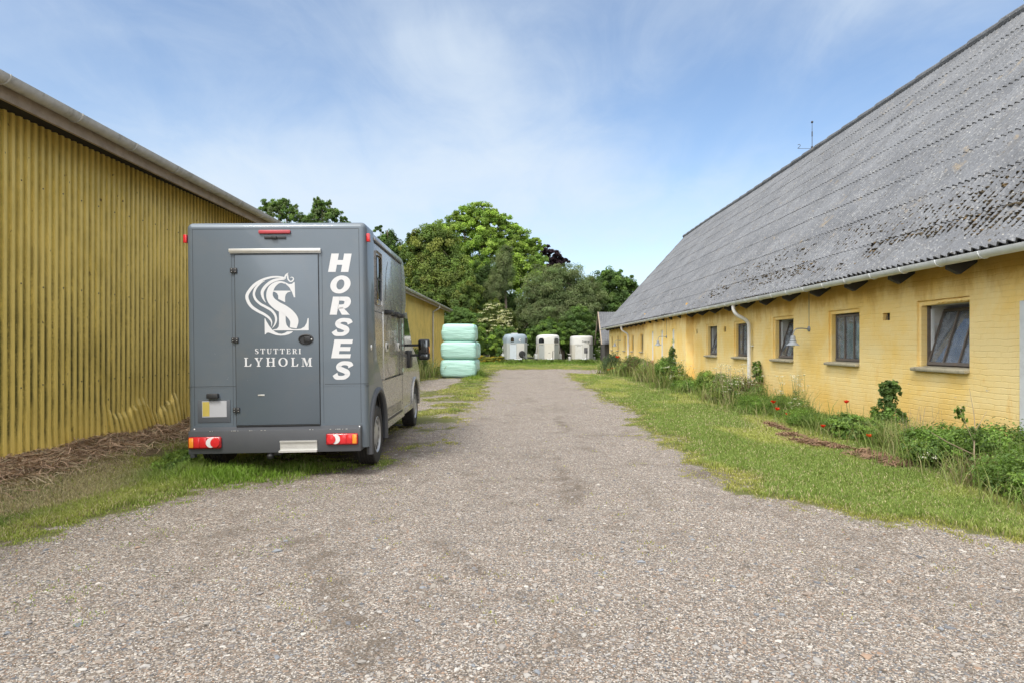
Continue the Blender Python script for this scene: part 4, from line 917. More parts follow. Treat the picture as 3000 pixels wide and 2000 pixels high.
rear(b, 648, 1397, 860, 1405, -.15, -.1); rear(b, 650, 1344, 857, 1349, -.125, -.1); bp(b, 'step', M_alu, bum, smooth=False)
b = MB(); x, z = RL(585, 1432); b.lathe([(.001, .04), (.03, .03), (.042, 0), (.03, -.03), (.001, -.04)], 14, Matrix.Translation((x, -.05, z))); b.box(x - .015, x + .015, -.05, .3, z + .02, z + .055); b.box(x + .03, x + .12, -.06, .0, z, z + .05, .01); bp(b, 'tow_hitch', M_rub)
# side details on both flanks
for s in (-1, 1):
    X = lambda d: d * s
    def sbox(mb, d0, d1, *a, **k): mb.box(min(d0 * s, d1 * s), max(d0 * s, d1 * s), *a, **k)
    b = MB(); sbox(b, .958, .985, .45, 2.66, 2.60, 2.635, .004); bp(b, 'roof_rail', M_silver, body)
    b = MB(); sbox(b, .955, .978, .46, 2.62, 2.588, 2.60); bp(b, 'rail_gap', M_rub, body)
    b = MB(); sbox(b, .955, .968, .52, .92, 1.86, 2.50, .03); wi = bp(b, 'side_window', M_silver, body)
    b = MB(); sbox(b, .966, .972, .56, .88, 1.92, 2.45, .02); bp(b, 'pane', M_dglass, wi)
    b = MB(); sbox(b, .970, .976, .57, .87, 2.16, 2.185); bp(b, 'window_bar', M_rub, wi)
    b = MB()
    for (y0, y1, z0, z1) in ((.447, .452, 1.70, 2.58), (.45, 1.06, 1.775, 1.782), (1.06, 1.066, .95, 1.80), (2.42, 2.426, .95, 1.80), (1.06, 2.43, .948, .953), (.0, 2.8, .944, .9465), (2.66, 2.664, .5, 2.6)): sbox(b, .955, .9645, y0, y1, z0, z1)
    bp(b, 'panel_joint', M_rub, body, smooth=False)
    b = MB(); sbox(b, .955, .972, 1.03, 1.058, .95, 1.80, .003); bp(b, 'door_rail', M_alu, body)
    for y in (1.18, 1.72, 2.22):
        b = MB(); sbox(b, .955, 1.05, y, y + .24, 1.775, 1.83, .008); bp(b, 'ramp_hinge', M_rub, body)
    for y in (1.22, 2.25):
        b = MB(); sbox(b, .955, .975, y, y + .15, 1.30, 1.42, .004); lt = bp(b, 'latch', M_alu, body); b = MB(); sbox(b, .974, .979, y + .04, y + .11, 1.335, 1.385); bp(b, 'latch_slot', M_rub, lt)
    b = MB(); b.lathe([(.001, .012), (.014, .010), (.017, 0)], 10, Matrix.Translation((.972 * s, .2, 1.36)) @ Matrix.Rotation(R(90 * s), 4, 'Y') @ Matrix.Diagonal((1.9, 1, 1, 1))); bp(b, 'filler_cap', M_alu, rs)
    b = MB(); sbox(b, .955, .968, 1.2, 2.62, .40, .43); bp(b, 'sill_strip', M_rub, body)
    b = MB()
    for P in ([(1.2, 1.25, .012), (1.32, 1.62, .018), (1.5, 1.76, .02), (1.75, 1.60, .016), (2.0, 1.2, .010), (2.15, .98, .006)], [(1.25, 1.95, .02), (1.32, 2.3, .02), (1.48, 2.48, .012)], [(1.75, 2.52, .008), (1.85, 2.2, .016), (2.0, 1.9, .016), (2.2, 1.84, .008)], [(1.62, 1.98, .008), (1.75, 1.86, .02), (1.86, 1.90, .008)], [(1.3, 1.2, .006), (1.42, 1.05, .01), (1.6, .98, .004)]):
        for q in stroke(P, 6): b.poly(q, lambda u, v: (.9652 * s, u, v))
    bp(b, 'horse_line_graphic', M_greydecal, body, smooth=False)
    b = MB(); y0, y1 = (1.22, 2.52) if s > 0 else (2.52, 1.22)
    lettering(b, 'STUTTERI LYHOLM', lambda a, c: (.9655 * s, y0 + (y1 - y0) * a, .45 + .12 * c), .12); bp(b, 'lettering', M_greydecal, body, smooth=False)
# cab
b = MB(); cabp = [(2.84, .33), (2.84, 1.86), (3.35, 1.90), (3.95, 1.38), (4.55, 1.16), (4.92, .95), (5.02, .6), (4.98, .33), (4.72, .33)] + ARC(4.25, .45, .0, math.pi, 12) + [(3.80, .33)]
b.prism(cabp, lambda u, v, d: (d, u, v), -.95, .95); cab = bp(b, 'cab', M_silver, ang=25)
b = MB(); b.prism([(3.36, 1.86), (3.92, 1.39), (3.93, 1.42), (3.38, 1.90)], lambda u, v, d: (d, u, v), -.85, .85); bp(b, 'windscreen', M_dglass, cab)
for s in (-1, 1):
    b = MB(); b.prism([(2.98, 1.25), (3.9, 1.22), (3.88, 1.32), (3.36, 1.80), (2.98, 1.80)], lambda u, v, d: (d * s, u, v), .945, .956); bp(b, 'door_window', M_dglass, cab)
    b = MB(); b.tube([(.955 * s, u, v) for u, v in ARC(4.25, .46, -.05, math.pi + .05, 14)], .025, 6); bp(b, 'wheel_arch', M_silver, cab)
    b = MB(); b.box(min(.90 * s, .965 * s), max(.90 * s, .965 * s), 2.86, 3.79, .33, .43, .01); bp(b, 'side_step', M_silver, cab)
    b = MB(); b.box(min(.93 * s, 1.0 * s), max(.93 * s, 1.0 * s), 3.30, 3.6, 1.02, 1.3, .02); bp(b, 'mirror_base', M_rub, cab)
    b = MB(); b.box(-.09, .09, 0, .11, -.165, .165, .035, seg=3, M=Matrix.Translation((1.205 * s, 3.36, 1.31)) @ Matrix.Rotation(R(-6 * s), 4, 'Z'))
    for z_ in (1.22, 1.38): b.box(min(.95 * s, 1.14 * s), max(.95 * s, 1.14 * s), 3.40, 3.45, z_ - .02, z_ + .02)
    mi_ = bp(b, 'mirror', M_rub, cab)
    Mm = Matrix.Translation((1.205 * s, 3.353, 1.31)) @ Matrix.Rotation(R(-6 * s), 4, 'Z')
    M_mir, tm = newmat('mirror_silver'); finish(tm, (.16, .17, .18), .05, 1.0)
    b = MB(); b.box(-.07, .068, -.001, .008, -.055, .14, .006, M=Mm); b.box(-.07, .068, -.001, .008, -.142, -.075, .006, M=Mm); bp(b, 'mirror_glass', M_mir, mi_)
    b = MB(); xx = 1.292 * s; b.box(min(xx, xx + .012 * s), max(xx, xx + .012 * s), 3.37, 3.43, 1.25, 1.36, .004); bp(b, 'indicator', M_amber, mi_)
# wheels
def wheel(x, y, s, r=.345, w_=.215, dz=0):
    Mw = Matrix.Translation((x, y, r + dz)) @ Matrix.Rotation(R(90), 4, 'Y')
    h = w_ / 2; prof = [(r * .62, -h * .9), (r * .80, -h), (r * .95, -h * .93), (r * .985, -h * .78)]
    for k in range(5):
        a = -h * .74 + k * h * .30; prof += [(r, a), (r, a + h * .22), (r * .968, a + h * .235), (r * .968, a + h * .285)]
    prof += [(r * .985, h * .80), (r * .95, h * .93), (r * .80, h), (r * .62, h * .9)]
    b = MB(); b.lathe(prof, 40, Mw)
    t = bp(b, 'wheel', M_tyre, ang=28)
    o = MB(); e = h * s; o.lathe([(r * .63, e * .88), (r * .60, e * .93), (r * .56, e * .75), (r * .30, e * .78), (r * .22, e * .90), (.001, e * .92)], 30, Mw)
    rim = bp(o, 'rim', M_rim, t)
    o = MB()
    for k in range(10):
        an = k * math.pi / 5; o.lathe([(r * .075, e * .80), (.0005, e * .801)], 10, Mw @ Matrix.Translation((r * .44 * math.cos(an), r * .44 * math.sin(an), 0)) @ Matrix.Diagonal((1, 1, 1, 1)))
    bp(o, 'rim_hole', M_rub, rim)
    return t
for s in (-1, 1):
    wheel(.862 * s, .60, s, dz=-.011 * s - .004); wheel(.852 * s, 4.25, s, dz=-.011 * s - .004)
    b = MB(); b.box(min(.7 * s, .93 * s), max(.7 * s, .93 * s), 1.07, 1.09, .2, .6); bp(b, 'mudflap', M_rub)

# ================================================================== WRAPPED BALES
def mat_wrap():
    m, t = newmat('bale_wrap'); oc = t.n('ShaderNodeTexCoord').outputs['Object']
    st = t.noise(t.map(oc, (1.2, 1.2, 14)), 1.5, 5, .6, .6); fo = t.noise(t.map(oc, (1.1, 1.1, 9), rot=(R(3), R(4), 0)), 2.2, 5, .65, .5)
    c = t.mix(st, (.30, .56, .49), (.50, .74, .68)); c = t.mix(t.m('MULTIPLY', t.ss(fo, .58, .72), .35), c, (.55, .76, .70))
    finish(t, c, .38, 0, t.m('ADD', st, t.m('MULTIPLY', fo, 1.3)), .45, .035, .5); return m
M_wrap = mat_wrap()
def bale(cx, y0, z0, w_, d_, h, label, seed, yaw=0):
    bm = bmesh.new(); bmesh.ops.create_cube(bm, size=1)
    bmesh.ops.subdivide_edges(bm, edges=bm.edges[:], cuts=13, use_grid_fill=True)
    for v in bm.verts:
        p = Vector(v.co) * 2; e = 7.0
        nrm = (abs(p.x) ** e + abs(p.y) ** e + abs(p.z) ** e) ** (1 / e); p = p / nrm * max(abs(p.x), abs(p.y), abs(p.z))
        bul = 1 + .045 * (1 - p.z ** 2)
        n1 = float(vnoise(np.array([p.x * 2.2 + seed]), np.array([p.z * 5 + p.y * 2]))[0]) - .5; n2 = float(vnoise(np.array([p.x * 1.1 + seed * 3]), np.array([p.z * 1.4 + p.y]))[0]) - .5
        v.co = (p.x * w_ / 2 * bul * (1 + .03 * n1) + .03 * n2, p.y * d_ / 2 * bul * (1 + .03 * n1), p.z * h / 2 * (1 + .05 * n2 * (abs(p.z) > .7)) + h / 2)
    me = bpy.data.meshes.new('hay_bale'); bm.to_mesh(me); bm.free(); me.materials.append(M_wrap); me.shade_smooth()
    o = bpy.data.objects.new('hay_bale', me); COL.objects.link(o); o.location = (cx, y0 + d_ / 2, z0); o.rotation_euler = (0, 0, R(yaw))
    tag(o, label, 'hay bale', 'pale green wrapped hay bales stacked by the shed')
    # loose tail of film
    b = MB(); P = catmull([(w_ * .48, -d_ * .49, h * .95), (w_ * .495, -d_ * .44, h * .5), (w_ * .50, -d_ * .40, h * .08)], 5)
    b.add([tuple(p) for p in P] + [tuple(p + np.array([.015, .12, 0])) for p in P], [(i, i + 1, len(P) + i + 1, len(P) + i) for i in range(len(P) - 1)])
    f = b.build('film_tail', M_wrap, o, True)
    return o
bale(-2.75, 28.0, 0, 1.52, 1.3, .79, 'bottom bale of the front stack of three pale green wrapped bales', 1)
bale(-2.73, 28.0, .77, 1.50, 1.3, .78, 'middle bale of the front stack of three pale green wrapped bales', 2, .6)
bale(-2.73, 28.05, 1.53, 1.44, 1.3, .77, 'topmost pale green wrapped bale, highest on the front stack', 3, -1)
bale(-2.78, 29.6, 0, 1.52, 1.3, .79, 'lower bale of the stack hidden behind the front bales', 4, -1)
bale(-2.72, 29.6, .77, 1.50, 1.3, .78, 'upper bale of the stack behind, beside the middle front bale', 5, 1)

# ================================================================== HORSE TRAILERS
M_tw = simple('trailer_white', (.56, .56, .54), .45, var=.08, scale=4, dirt=(.40, .38, .30), dirt_amt=.5)
M_tg = simple('trailer_greyblue', (.25, .31, .36), .5, var=.12, scale=3, dirt=(.20, .22, .20), dirt_amt=.4)
M_tgrey = simple('trailer_grey_panel', (.36, .38, .37), .55, var=.1, dirt=(.22, .24, .16), dirt_amt=.5)
M_tb = simple('trailer_beige', (.50, .48, .42), .5, var=.08, dirt=(.36, .33, .25), dirt_amt=.5)
M_tbl = simple('trailer_cream', (.58, .56, .50), .5, var=.08, dirt=(.42, .39, .31), dirt_amt=.4)
M_tl = simple('trailer_pale_blue', (.55, .61, .67), .45, var=.08, dirt=(.42, .44, .42), dirt_amt=.3)
def trailer(name, label, cx, y0, yaw, plan, levels, mats, zsplit):
    """plan: outline (x, y), nose towards -y; levels: (z, scale of plan) up to the roof"""
    t = thing(name, label, 'horse trailer', (cx, y0, 0), (0, 0, R(yaw)), 'old horse trailers parked in a row under the trees')
    n = len(plan); cyp = 1.4
    def ring(z, s, sy): return [(x * s, cyp + (y - cyp) * sy, z) for x, y in plan]
    lo = MB(); lo.add(ring(.34, 1, 1) + ring(zsplit, 1, 1), [(i, (i + 1) % n, n + (i + 1) % n, n + i) for i in range(n)] + [tuple(range(n))[::-1]])
    lo.build('lower_body', mats[0], t, True, smooth=False)
    up = MB(); V = []; F = []
    for z, s, sy in levels: V += ring(z, s, sy)
    for k in range(len(levels) - 1): F += [(k * n + i, k * n + (i + 1) % n, (k + 1) * n + (i + 1) % n, (k + 1) * n + i) for i in range(n)]
    F.append(tuple((len(levels) - 1) * n + i for i in range(n))); up.add(V, F); top = up.build('upper_body', mats[1], t, True, ang=50)
    return t, top
def facet(t, name, mat, p0, p1, z0, z1, a0=0, a1=1, off=.008, parent=None, topw=1.0, arch=0):
    """flat panel laid on the facet p0-p1 of the plan"""
    p0, p1 = Vector(p0), Vector(p1); d = p1 - p0; nr = Vector((d.y, -d.x)).normalized()
    A, B = p0 + d * a0, p0 + d * a1; b = MB()
    P = [(0, z0), (1, z0), (1, z1)] + ([(1 - .5 * (1 - math.cos(q)) , z1 + arch * math.sin(q)) for q in np.linspace(.3, math.pi - .3, 7)] if arch else []) + [(0, z1)]
    f = lambda u, v, dd: (A.x + (B.x - A.x) * u + nr.x * dd, A.y + (B.y - A.y) * u + nr.y * dd, v)
    b.prism(P, f, .001, off); return b.build(name, mat, parent or t, True, smooth=False)
def twheels(t, xs_, ys_, r=.30):
    for x in xs_:
        for y in ys_:
            Mw = Matrix.Translation((x, y, r)) @ Matrix.Rotation(R(90), 4, 'Y'); b = MB(); b.lathe([(.001, -.08), (r * .8, -.09), (r, -.06), (r, .06), (r * .8, .09), (r * .6, .08)], 22, Mw); w_ = b.build('wheel', M_tyre, t, True)
            b = MB(); b.lathe([(r * .6, .08), (r * .5, .05), (.001, .07)], 18, Mw); b.lathe([(r * .6, -.08), (r * .5, -.05), (.001, -.07)], 18, Mw); b.build('rim', M_rim, w_, True)
def drawbar(t, x=0, z=.34):
    b = MB(); b.tube([(x - .35, .5, z), (x, -.85, z), (x, -1.15, z + .04)], .04, 6); b.tube([(x + .35, .5, z), (x, -.85, z)], .04, 6); b.box(x - .05, x + .05, -1.25, -1.0, z, z + .09, .02); b.build('drawbar', M_zinc, t, True)
    b = MB(); b.tube([(x + .12, -.75, .10), (x + .12, -.75, .95)], .025, 8); b.tube([(x + .12, -.75, .95), (x + .20, -.75, .97)], .012, 6); b.lathe([(.001, -.03), (.09, -.03), (.09, .03), (.001, .03)], 16, Matrix.Translation((x + .12, -.75, .10)) @ Matrix.Rotation(R(90), 4, 'Y')); b.build('jockey_wheel', M_rub, t, True)
RND = lambda z0, z1, s1=.62: [(z0, 1, 1), (z0 + (z1 - z0) * .45, 1, 1), (z0 + (z1 - z0) * .68, .965, .975), (z0 + (z1 - z0) * .86, .88, .93), (z0 + (z1 - z0) * .96, .74, .87), (z1, s1, .8)]
# 1: grey-blue over white, tandem axle, spare wheel cover on the nose
pl1 = [(-.62, 0), (.52, .05), (.80, .30), (.80, 3.1), (-.80, 3.1), (-.80, .12)]
t1, top1 = trailer('horse_trailer', 'grey blue and white horse trailer with a black spare wheel cover on its nose', -.34, 48.9, 13, pl1, [(1.53, 1, 1), (1.85, 1, 1), (2.02, .96, .975), (2.13, .88, .94), (2.19, .76, .88), (2.21, .6, .8)], [M_tgrey, M_tg], 1.53)
facet(t1, 'door', M_tl, pl1[0], pl1[1], .38, 1.50, .02, .46); facet(t1, 'front_panel', M_tw, pl1[0], pl1[1], .38, 1.52, .49, .99)
facet(t1, 'window', M_dglass, pl1[0], pl1[1], 1.62, 1.82, .08, .30, parent=top1, arch=.13); facet(t1, 'window', M_dglass, pl1[1], pl1[2], 1.58, 1.82, .3, .9, parent=top1, arch=.10)
b = MB()
for q in stroke([(.24, 1.86, .02), (.17, 1.83, .07), (.14, 1.74, .10), (.20, 1.67, .05), (.27, 1.66, .02)], 5): b.poly(q, lambda u, v: (u, .015, v))
b.build('horse_head_decal', M_decal, top1, True, smooth=False)
facet(t1, 'trim_strip', M_rub, pl1[0], pl1[1], 1.44, 1.47, .06, .42, .014)
b = MB(); b.box(-.2, .22, .9, 1.6, 2.19, 2.28, .03); b.build('roof_vent', M_tw, top1, True)
b = MB(); b.lathe([(.001, .10), (.20, .09), (.25, .03), (.26, -.02), (.24, -.08), (.001, -.08)], 26, Matrix.Translation((.30, -.22, .72)) @ Matrix.Rotation(R(90), 4, 'X')); b.tube([(.36, -.3, .6), (.5, -.45, .36)], .07, 8); b.build('spare_wheel', M_rub, t1, True)
b = MB()
for y in (1.2, 2.1): b.tube([(-.84, y + .3, 1.3), (-.90, y, .35)], .02, 6)
b.build('prop_bar', M_tw, t1, True)
b = MB(); b.prism([(1.05, .35), (1.1, .62), (1.3, .72), (2.3, .72), (2.5, .62), (2.55, .35)], lambda u, v, d: (d, u, v), -.98, -.80); b.build('mudguard', M_tgrey, t1, True)
twheels(t1, (-.90, .86), (1.42, 2.1)); drawbar(t1)
# 2: white rounded roof, beige panels
pl2 = [(-.36, 0), (.36, 0), (.76, .55), (.82, .8), (.82, 3.1), (-.82, 3.1), (-.82, .8), (-.76, .55)]
t2, top2 = trailer('horse_trailer', 'beige horse trailer with a rounded white roof and two dark side windows', 2.02, 48.9, 2, pl2, [(1.50, 1, 1), (1.85, 1, 1), (2.02, .975, .98), (2.10, .90, .95), (2.15, .78, .9), (2.17, .55, .8)], [M_tb, M_tw], 1.50)
facet(t2, 'front_panel', M_tbl, pl2[0], pl2[1], .36, 1.47, .03, .97)
for a in (0, .96): facet(t2, 'corner_trim', M_tw, pl2[0], pl2[1], .34, 1.52, a, a + .06, .016)
for A, B, q in ((pl2[7], pl2[0], (.06, .95)), (pl2[1], pl2[2], (.05, .94))):
    facet(t2, 'door', M_tgrey, A, B, .36, 1.44, *q); facet(t2, 'window', M_dglass, A, B, 1.54, 1.74, q[0] - .02, q[1] - .02, .02, top2, arch=.17)
    facet(t2, 'trim_strip', M_rub, A, B, 1.40, 1.42, q[0] + .05, q[1] - .15, .016)
for s in (-1, 1):
    b = MB(); b.prism([(1.0, .34), (1.05, .6), (1.2, .72), (2.3, .72), (2.45, .6), (2.5, .34)], lambda u, v, d: (d * s, u, v), .80, 1.02); b.build('mudguard', M_tgrey, t2, True)
    b = MB(); b.tube([(.84 * s, 1.2, 1.4), (.97 * s, 1.1, .6)], .02, 6); b.build('prop_bar', M_tw, t2, True)
b = MB(); b.box(-.08, .08, -.01, .0, .80, .825); b.build('handle', M_rub, t2, True)
twheels(t2, (-.91, .91), (1.45, 2.1)); drawbar(t2, .08)
# 3: boxy white, window in the door
pl3 = [(-.40, 0), (.36, 0), (.66, .50), (.80, .9), (.80, 3.1), (-.80, 3.1), (-.80, .7), (-.62, .35)]
pl3 = [(-.56, .06), (-.02, 0), (.48, .06), (.80, .45), (.80, 3.1), (-.80, 3.1), (-.80, .40)]
t3, top3 = trailer('horse_trailer', 'dirty white boxy horse trailer with a small dark window in its front door', 4.52, 48.9, -1, pl3, [(1.42, 1, 1), (1.90, .99, .99), (2.0, .965, .98), (2.055, .90, .95), (2.07, .7, .85)], [M_tb, M_tw], 1.42)
facet(t3, 'front_panel', M_tw, pl3[0], pl3[1], .37, 1.40, .01, .98); dr3 = facet(t3, 'door', M_tw, pl3[1], pl3[2], .36, 1.40, .02, .99)
facet(t3, 'window_frame', M_rub, pl3[1], pl3[2], .78, 1.19, .24, .76, .014, dr3); facet(t3, 'pane', simple('grey_window', (.12, .12, .13), .35), pl3[1], pl3[2], .82, 1.15, .29, .71, .018, dr3)
facet(t3, 'side_panel', M_tgrey, pl3[2], pl3[3], .36, 1.38, .04, .96); facet(t3, 'corner_trim', M_rub, pl3[2], pl3[3], 1.405, 1.43, 0, 1, .01); facet(t3, 'corner_trim', M_rub, pl3[0], pl3[1], 1.405, 1.425, 0, 1, .012); facet(t3, 'trim_strip', M_rub, pl3[0], pl3[1], 1.32, 1.34, .2, .8, .012)
def brandtext(s, x, z, size, y, mat, parent):
    cu = bpy.data.curves.new('txt', 'FONT'); cu.body = s; cu.size = size; cu.align_x = 'CENTER'; cu.shear = .2; cu.offset = .004
    o = bpy.data.objects.new('txt', cu); COL.objects.link(o); dg = bpy.context.evaluated_depsgraph_get(); me = bpy.data.meshes.new_from_object(o.evaluated_get(dg)); bpy.data.objects.remove(o)
    me.materials.clear(); me.materials.append(mat); me.transform(Matrix.Translation((x, y, z)) @ Matrix.Rotation(R(90), 4, 'X'))
    m = bpy.data.objects.new('lettering', me); return link(m, parent, True)
brandtext('Brenderup', .22, 1.60, .13, -.008, M_rub, top3)
for s in (-1, 1):
    b = MB(); b.box(min(.84 * s, 1.02 * s), max(.84 * s, 1.02 * s), 1.0, 1.05, .22, .52, .02); b.box(min(.84 * s, 1.02 * s), max(.84 * s, 1.02 * s), 1.0, 2.4, .66, .70, .01); b.build('mudguard', M_tw, t3, True)
twheels(t3, (-.92, .92), (1.45, 2.1), .28); drawbar(t3, .12)

# ================================================================== LEAVES
def leaf_quads(P, N, size, col, aspect=.55, fold=.25):
    """rhombic folded leaves: centres, normals, sizes"""
    n = len(P); N = N / (np.linalg.norm(N, axis=1)[:, None] + 1e-9)
    a = rng.normal(0, 1, (n, 3)); a -= N * (a * N).sum(1)[:, None]; a /= np.linalg.norm(a, axis=1)[:, None] + 1e-9
    b = np.cross(N, a); s = size[:, None]
    V = np.stack([P - a * s * .5, P + b * s * aspect * .5 + N * s * fold * .5, P + a * s * .5 - N * s * .08, P - b * s * aspect * .5 + N * s * fold * .5], 1).reshape(-1, 3)
    k = np.arange(n)[:, None] * 4; F = np.vstack([np.hstack([k, k + 1, k + 2]), np.hstack([k, k + 2, k + 3])])
    return V, F, np.repeat(col, 4, 0)
def clumps(lobes, n, nclump, cs=.22, thick=.30, shell=.82):
    """leaf centres gathered in clumps on the outside of ellipsoid lobes; returns points, outward dirs, clump ids"""
    P = []; D = []; I = []; vol = np.array([(l[3] * l[4] + l[3] * l[5] + l[4] * l[5]) for l in lobes]); vol = vol / vol.sum(); base = 0
    for l, fr in zip(lobes, vol):
        c = np.array(l[:3]); r = np.array(l[3:6]); nc = max(4, int(nclump * fr)); m = max(10, int(n * fr))
        d = rng.normal(0, 1, (nc, 3)); d /= np.linalg.norm(d, axis=1)[:, None]; d[:, 2] = np.where(d[:, 2] < -.55, -d[:, 2], d[:, 2])
        rad = shell + rng.normal(0, .16, nc) - .35 * (rng.random(nc) < .25); rad = rad + (rng.random(nc) < .10) * rng.random(nc) * .32; cc = d * rad[:, None]
        i = rng.integers(0, nc, m); q = rng.normal(0, 1, (m, 3)); q /= np.linalg.norm(q, axis=1)[:, None]; q *= (rng.random((m, 1)) ** .45) * cs * (.6 + .8 * ((i * 7919) % 101) / 101)[:, None]
        q[:, 2] *= .85; p = cc[i] + q; P.append(c + p * r); D.append(d[i] + q * 2.2 / cs * .35); I.append(i + base); base += nc
    return np.vstack(P), np.vstack(D), np.concatenate(I)
def foliage(parent, name, lobes, n, nclump, size, cols, cs=.22, shell=.82,  up=.5, rnd=.7, aspect=.55, mat=None, floor=None, local=False, cvar=.34):
    n = int(n * 2.6); nclump = int(nclump * 2.2); size = size * .62; cs = cs * .95
    P, D, I = clumps(lobes, n, nclump, cs, shell=shell); n = len(P)
    if floor is not None: P[:, 2] = np.maximum(P[:, 2], floor + .02 * rng.random(n))
    N = D + np.array([0, 0, up]) + rng.normal(0, rnd, (n, 3)); cols = np.array(cols); t = rng.random((I.max() + 1, 1)); ci = rng.integers(0, len(cols), I.max() + 1)
    cl = cols[ci] * (1 - cvar + 2 * cvar * t); c = cl[I] * (.78 + .44 * rng.random((n, 1)))
    V, F, C = leaf_quads(P, N, size * (.6 + .8 * rng.random(n)), c, aspect); return np_mesh(name, V, F, mat or M_leaf, parent, local, colors=C)
def limbs(parent, x, y, lobes, r0, ztop, z0=-.1, name='trunk', mat=None):
    b = MB(); mid = (x + .2, y, ztop * .5); b.tube(catmull([(x, y, z0), (x + .05, y, ztop * .25), mid, (x - .1, y, ztop)], 4), np.linspace(r0, r0 * .35, 13), 8)
    for l in lobes:
        st = (x + .1, y, z0 + (ztop - z0) * random.uniform(.3, .7)); en = (l[0], l[1], l[2] + l[5] * .2); m1 = ((st[0] + en[0]) / 2 + random.uniform(-.2, .2), (st[1] + en[1]) / 2, (st[2] + en[2]) / 2 - .2)
        b.tube(catmull([st, m1, en], 4), np.linspace(r0 * .42, r0 * .10, 9), 6)
        for k in range(4):
            d = np.array([random.gauss(0, 1), random.gauss(0, 1), random.gauss(.3, .8)]); d /= np.linalg.norm(d); e2 = np.array(l[:3]) + d * np.array(l[3:6]) * .85; b.tube([en, tuple((np.array(en) + e2) / 2 + .1), tuple(e2)], [r0 * .12, r0 * .07, r0 * .025], 5)
    return b.build(name, mat or M_bark, parent)
def XZ(xd, yd, Y): return (xd - 1199.5) * Y / 1505, 1.4 + (791.9 - yd) * Y / 1505
def tree(name, label, Y, blobs, n, nclump, leaf, cols, depth=.8, r0=.25, cat='tree', trunk=None, group=None, **k):
    """blobs: (centre x, centre y, half width, half height) as seen, in units of the sketch grid at distance Y"""
    L_ = []
    for bl in blobs:
        x, z = XZ(bl[0], bl[1], Y); dy = bl[4] if len(bl) > 4 else 0; s = Y / 1505; L_.append((x, Y + dy, z, bl[2] * s, bl[2] * s * depth, bl[3] * s))
    x0 = XZ(trunk, 0, Y)[0] if trunk else float(np.mean([l[0] for l in L_])); zt = max(l[2] for l in L_)
    t = thing(name, label, cat, (x0, Y, 0), group=group); limbs(t, x0, Y, L_, r0, zt); foliage(t, 'crown', L_, n, nclump, leaf, cols, **k); return t
GL = [(.26, .38, .065), (.32, .44, .085), (.21, .33, .065)]; GO = [(.20, .26, .06), (.165, .245, .055), (.235, .265, .065), (.135, .205, .05)]
GD = [(.085, .15, .04), (.11, .185, .045), (.07, .12, .035)]; GG = [(.185, .235, .105), (.22, .26, .125), (.15, .21, .085)]; GM = [(.13, .22, .05), (.165, .26, .06), (.105, .185, .05)]
trees_g = 'trees in the copse behind the trailers'
tree('maple_tree', 'tallest bright green maple in the middle of the copse', 66, [(1105, 500, 44, 34), (1060, 520, 40, 34), (1022, 548, 40, 34), (1145, 520, 38, 32), (1180, 545, 36, 32), (1100, 560, 52, 40), (1150, 585, 50, 40), (1205, 590, 44, 38), (1228, 628, 36, 40), (1010, 600, 44, 46), (1060, 600, 50, 44), (1180, 650, 60, 56), (1228, 565, 24, 22), (1090, 650, 70, 50)], 52000, 620, .32, GL, r0=.45, cs=.20, trunk=1110, group=trees_g)
tree('lime_tree', 'olive green lime tree hung with seed bunches, beside the shed end', 57.5, [(1000, 575, 55, 55), (985, 640, 62, 60), (1040, 650, 58, 55), (1000, 700, 75, 42), (950, 590, 32, 48), (1065, 700, 38, 50, -1.5), (960, 690, 42, 45, -1)], 52000, 460, .30, GO, r0=.35, cs=.22, trunk=1000, group=trees_g)
tree('birch_tree', 'thin crowned birch rising over the metal shed roof', 50, [(640, 490, 30, 34), (668, 500, 26, 30), (700, 512, 30, 22), (612, 480, 20, 22), (655, 470, 14, 16), (650, 560, 55, 45), (655, 635, 60, 50), (650, 710, 50, 50)], 22000, 420, .20, GM + GG[:1], r0=.16, cs=.20, trunk=660, group=trees_g, cvar=.2, shell=.74)
tree('birch_tree', 'second birch over the shed roof, showing just above the horse lorry', 52, [(738, 490, 26, 34), (722, 512, 26, 26), (765, 505, 28, 26), (728, 468, 11, 14), (752, 476, 12, 16), (793, 512, 16, 14), (745, 565, 52, 45), (740, 640, 58, 50), (745, 710, 50, 50)], 22000, 420, .20, GM + GG[:1], r0=.16, cs=.20, trunk=742, group=trees_g, cvar=.2, shell=.74)
tree('ash_tree', 'dark green tree between the lorry and the lime tree', 60, [(890, 575, 30, 40), (905, 610, 36, 46), (880, 640, 40, 45), (872, 530, 14, 12)], 12000, 130, .28, GD + GM[:1], r0=.2, cs=.24, trunk=892, group=trees_g)
tree('feathery_birch', 'grey green feathery birch showing inside the maple crown', 59, [(1155, 625, 26, 42), (1165, 585, 16, 22), (1140, 665, 30, 40)], 11000, 110, .17, GG, r0=.12, cs=.30, trunk=1158, group=trees_g, aspect=.4)
tree('copper_beech', 'dark purple copper beech peeping out behind the maple', 74, [(1262, 592, 24, 22), (1282, 604, 22, 18), (1262, 625, 34, 22)], 9000, 70, .30, [(.035, .018, .028), (.045, .022, .032), (.028, .016, .024)], r0=.25, trunk=1265, group=trees_g)
tree('willow_tree', 'broad grey green willow behind the white trailers', 55.5, [(1285, 660, 72, 48), (1240, 690, 55, 45), (1335, 690, 55, 45), (1290, 720, 85, 45), (1225, 735, 48, 40)], 46000, 420, .23, GG, r0=.3, cs=.24, trunk=1290, group=trees_g, aspect=.4)
tree('oak_tree', 'open crowned dark oak nearest the barn roof', 58, [(1405, 650, 34, 32), (1435, 670, 30, 34), (1380, 680, 40, 45), (1415, 715, 48, 45), (1450, 665, 16, 20), (1460, 700, 14, 18)], 15000, 190, .27, GD + GM, r0=.24, cs=.24, trunk=1410, group=trees_g)
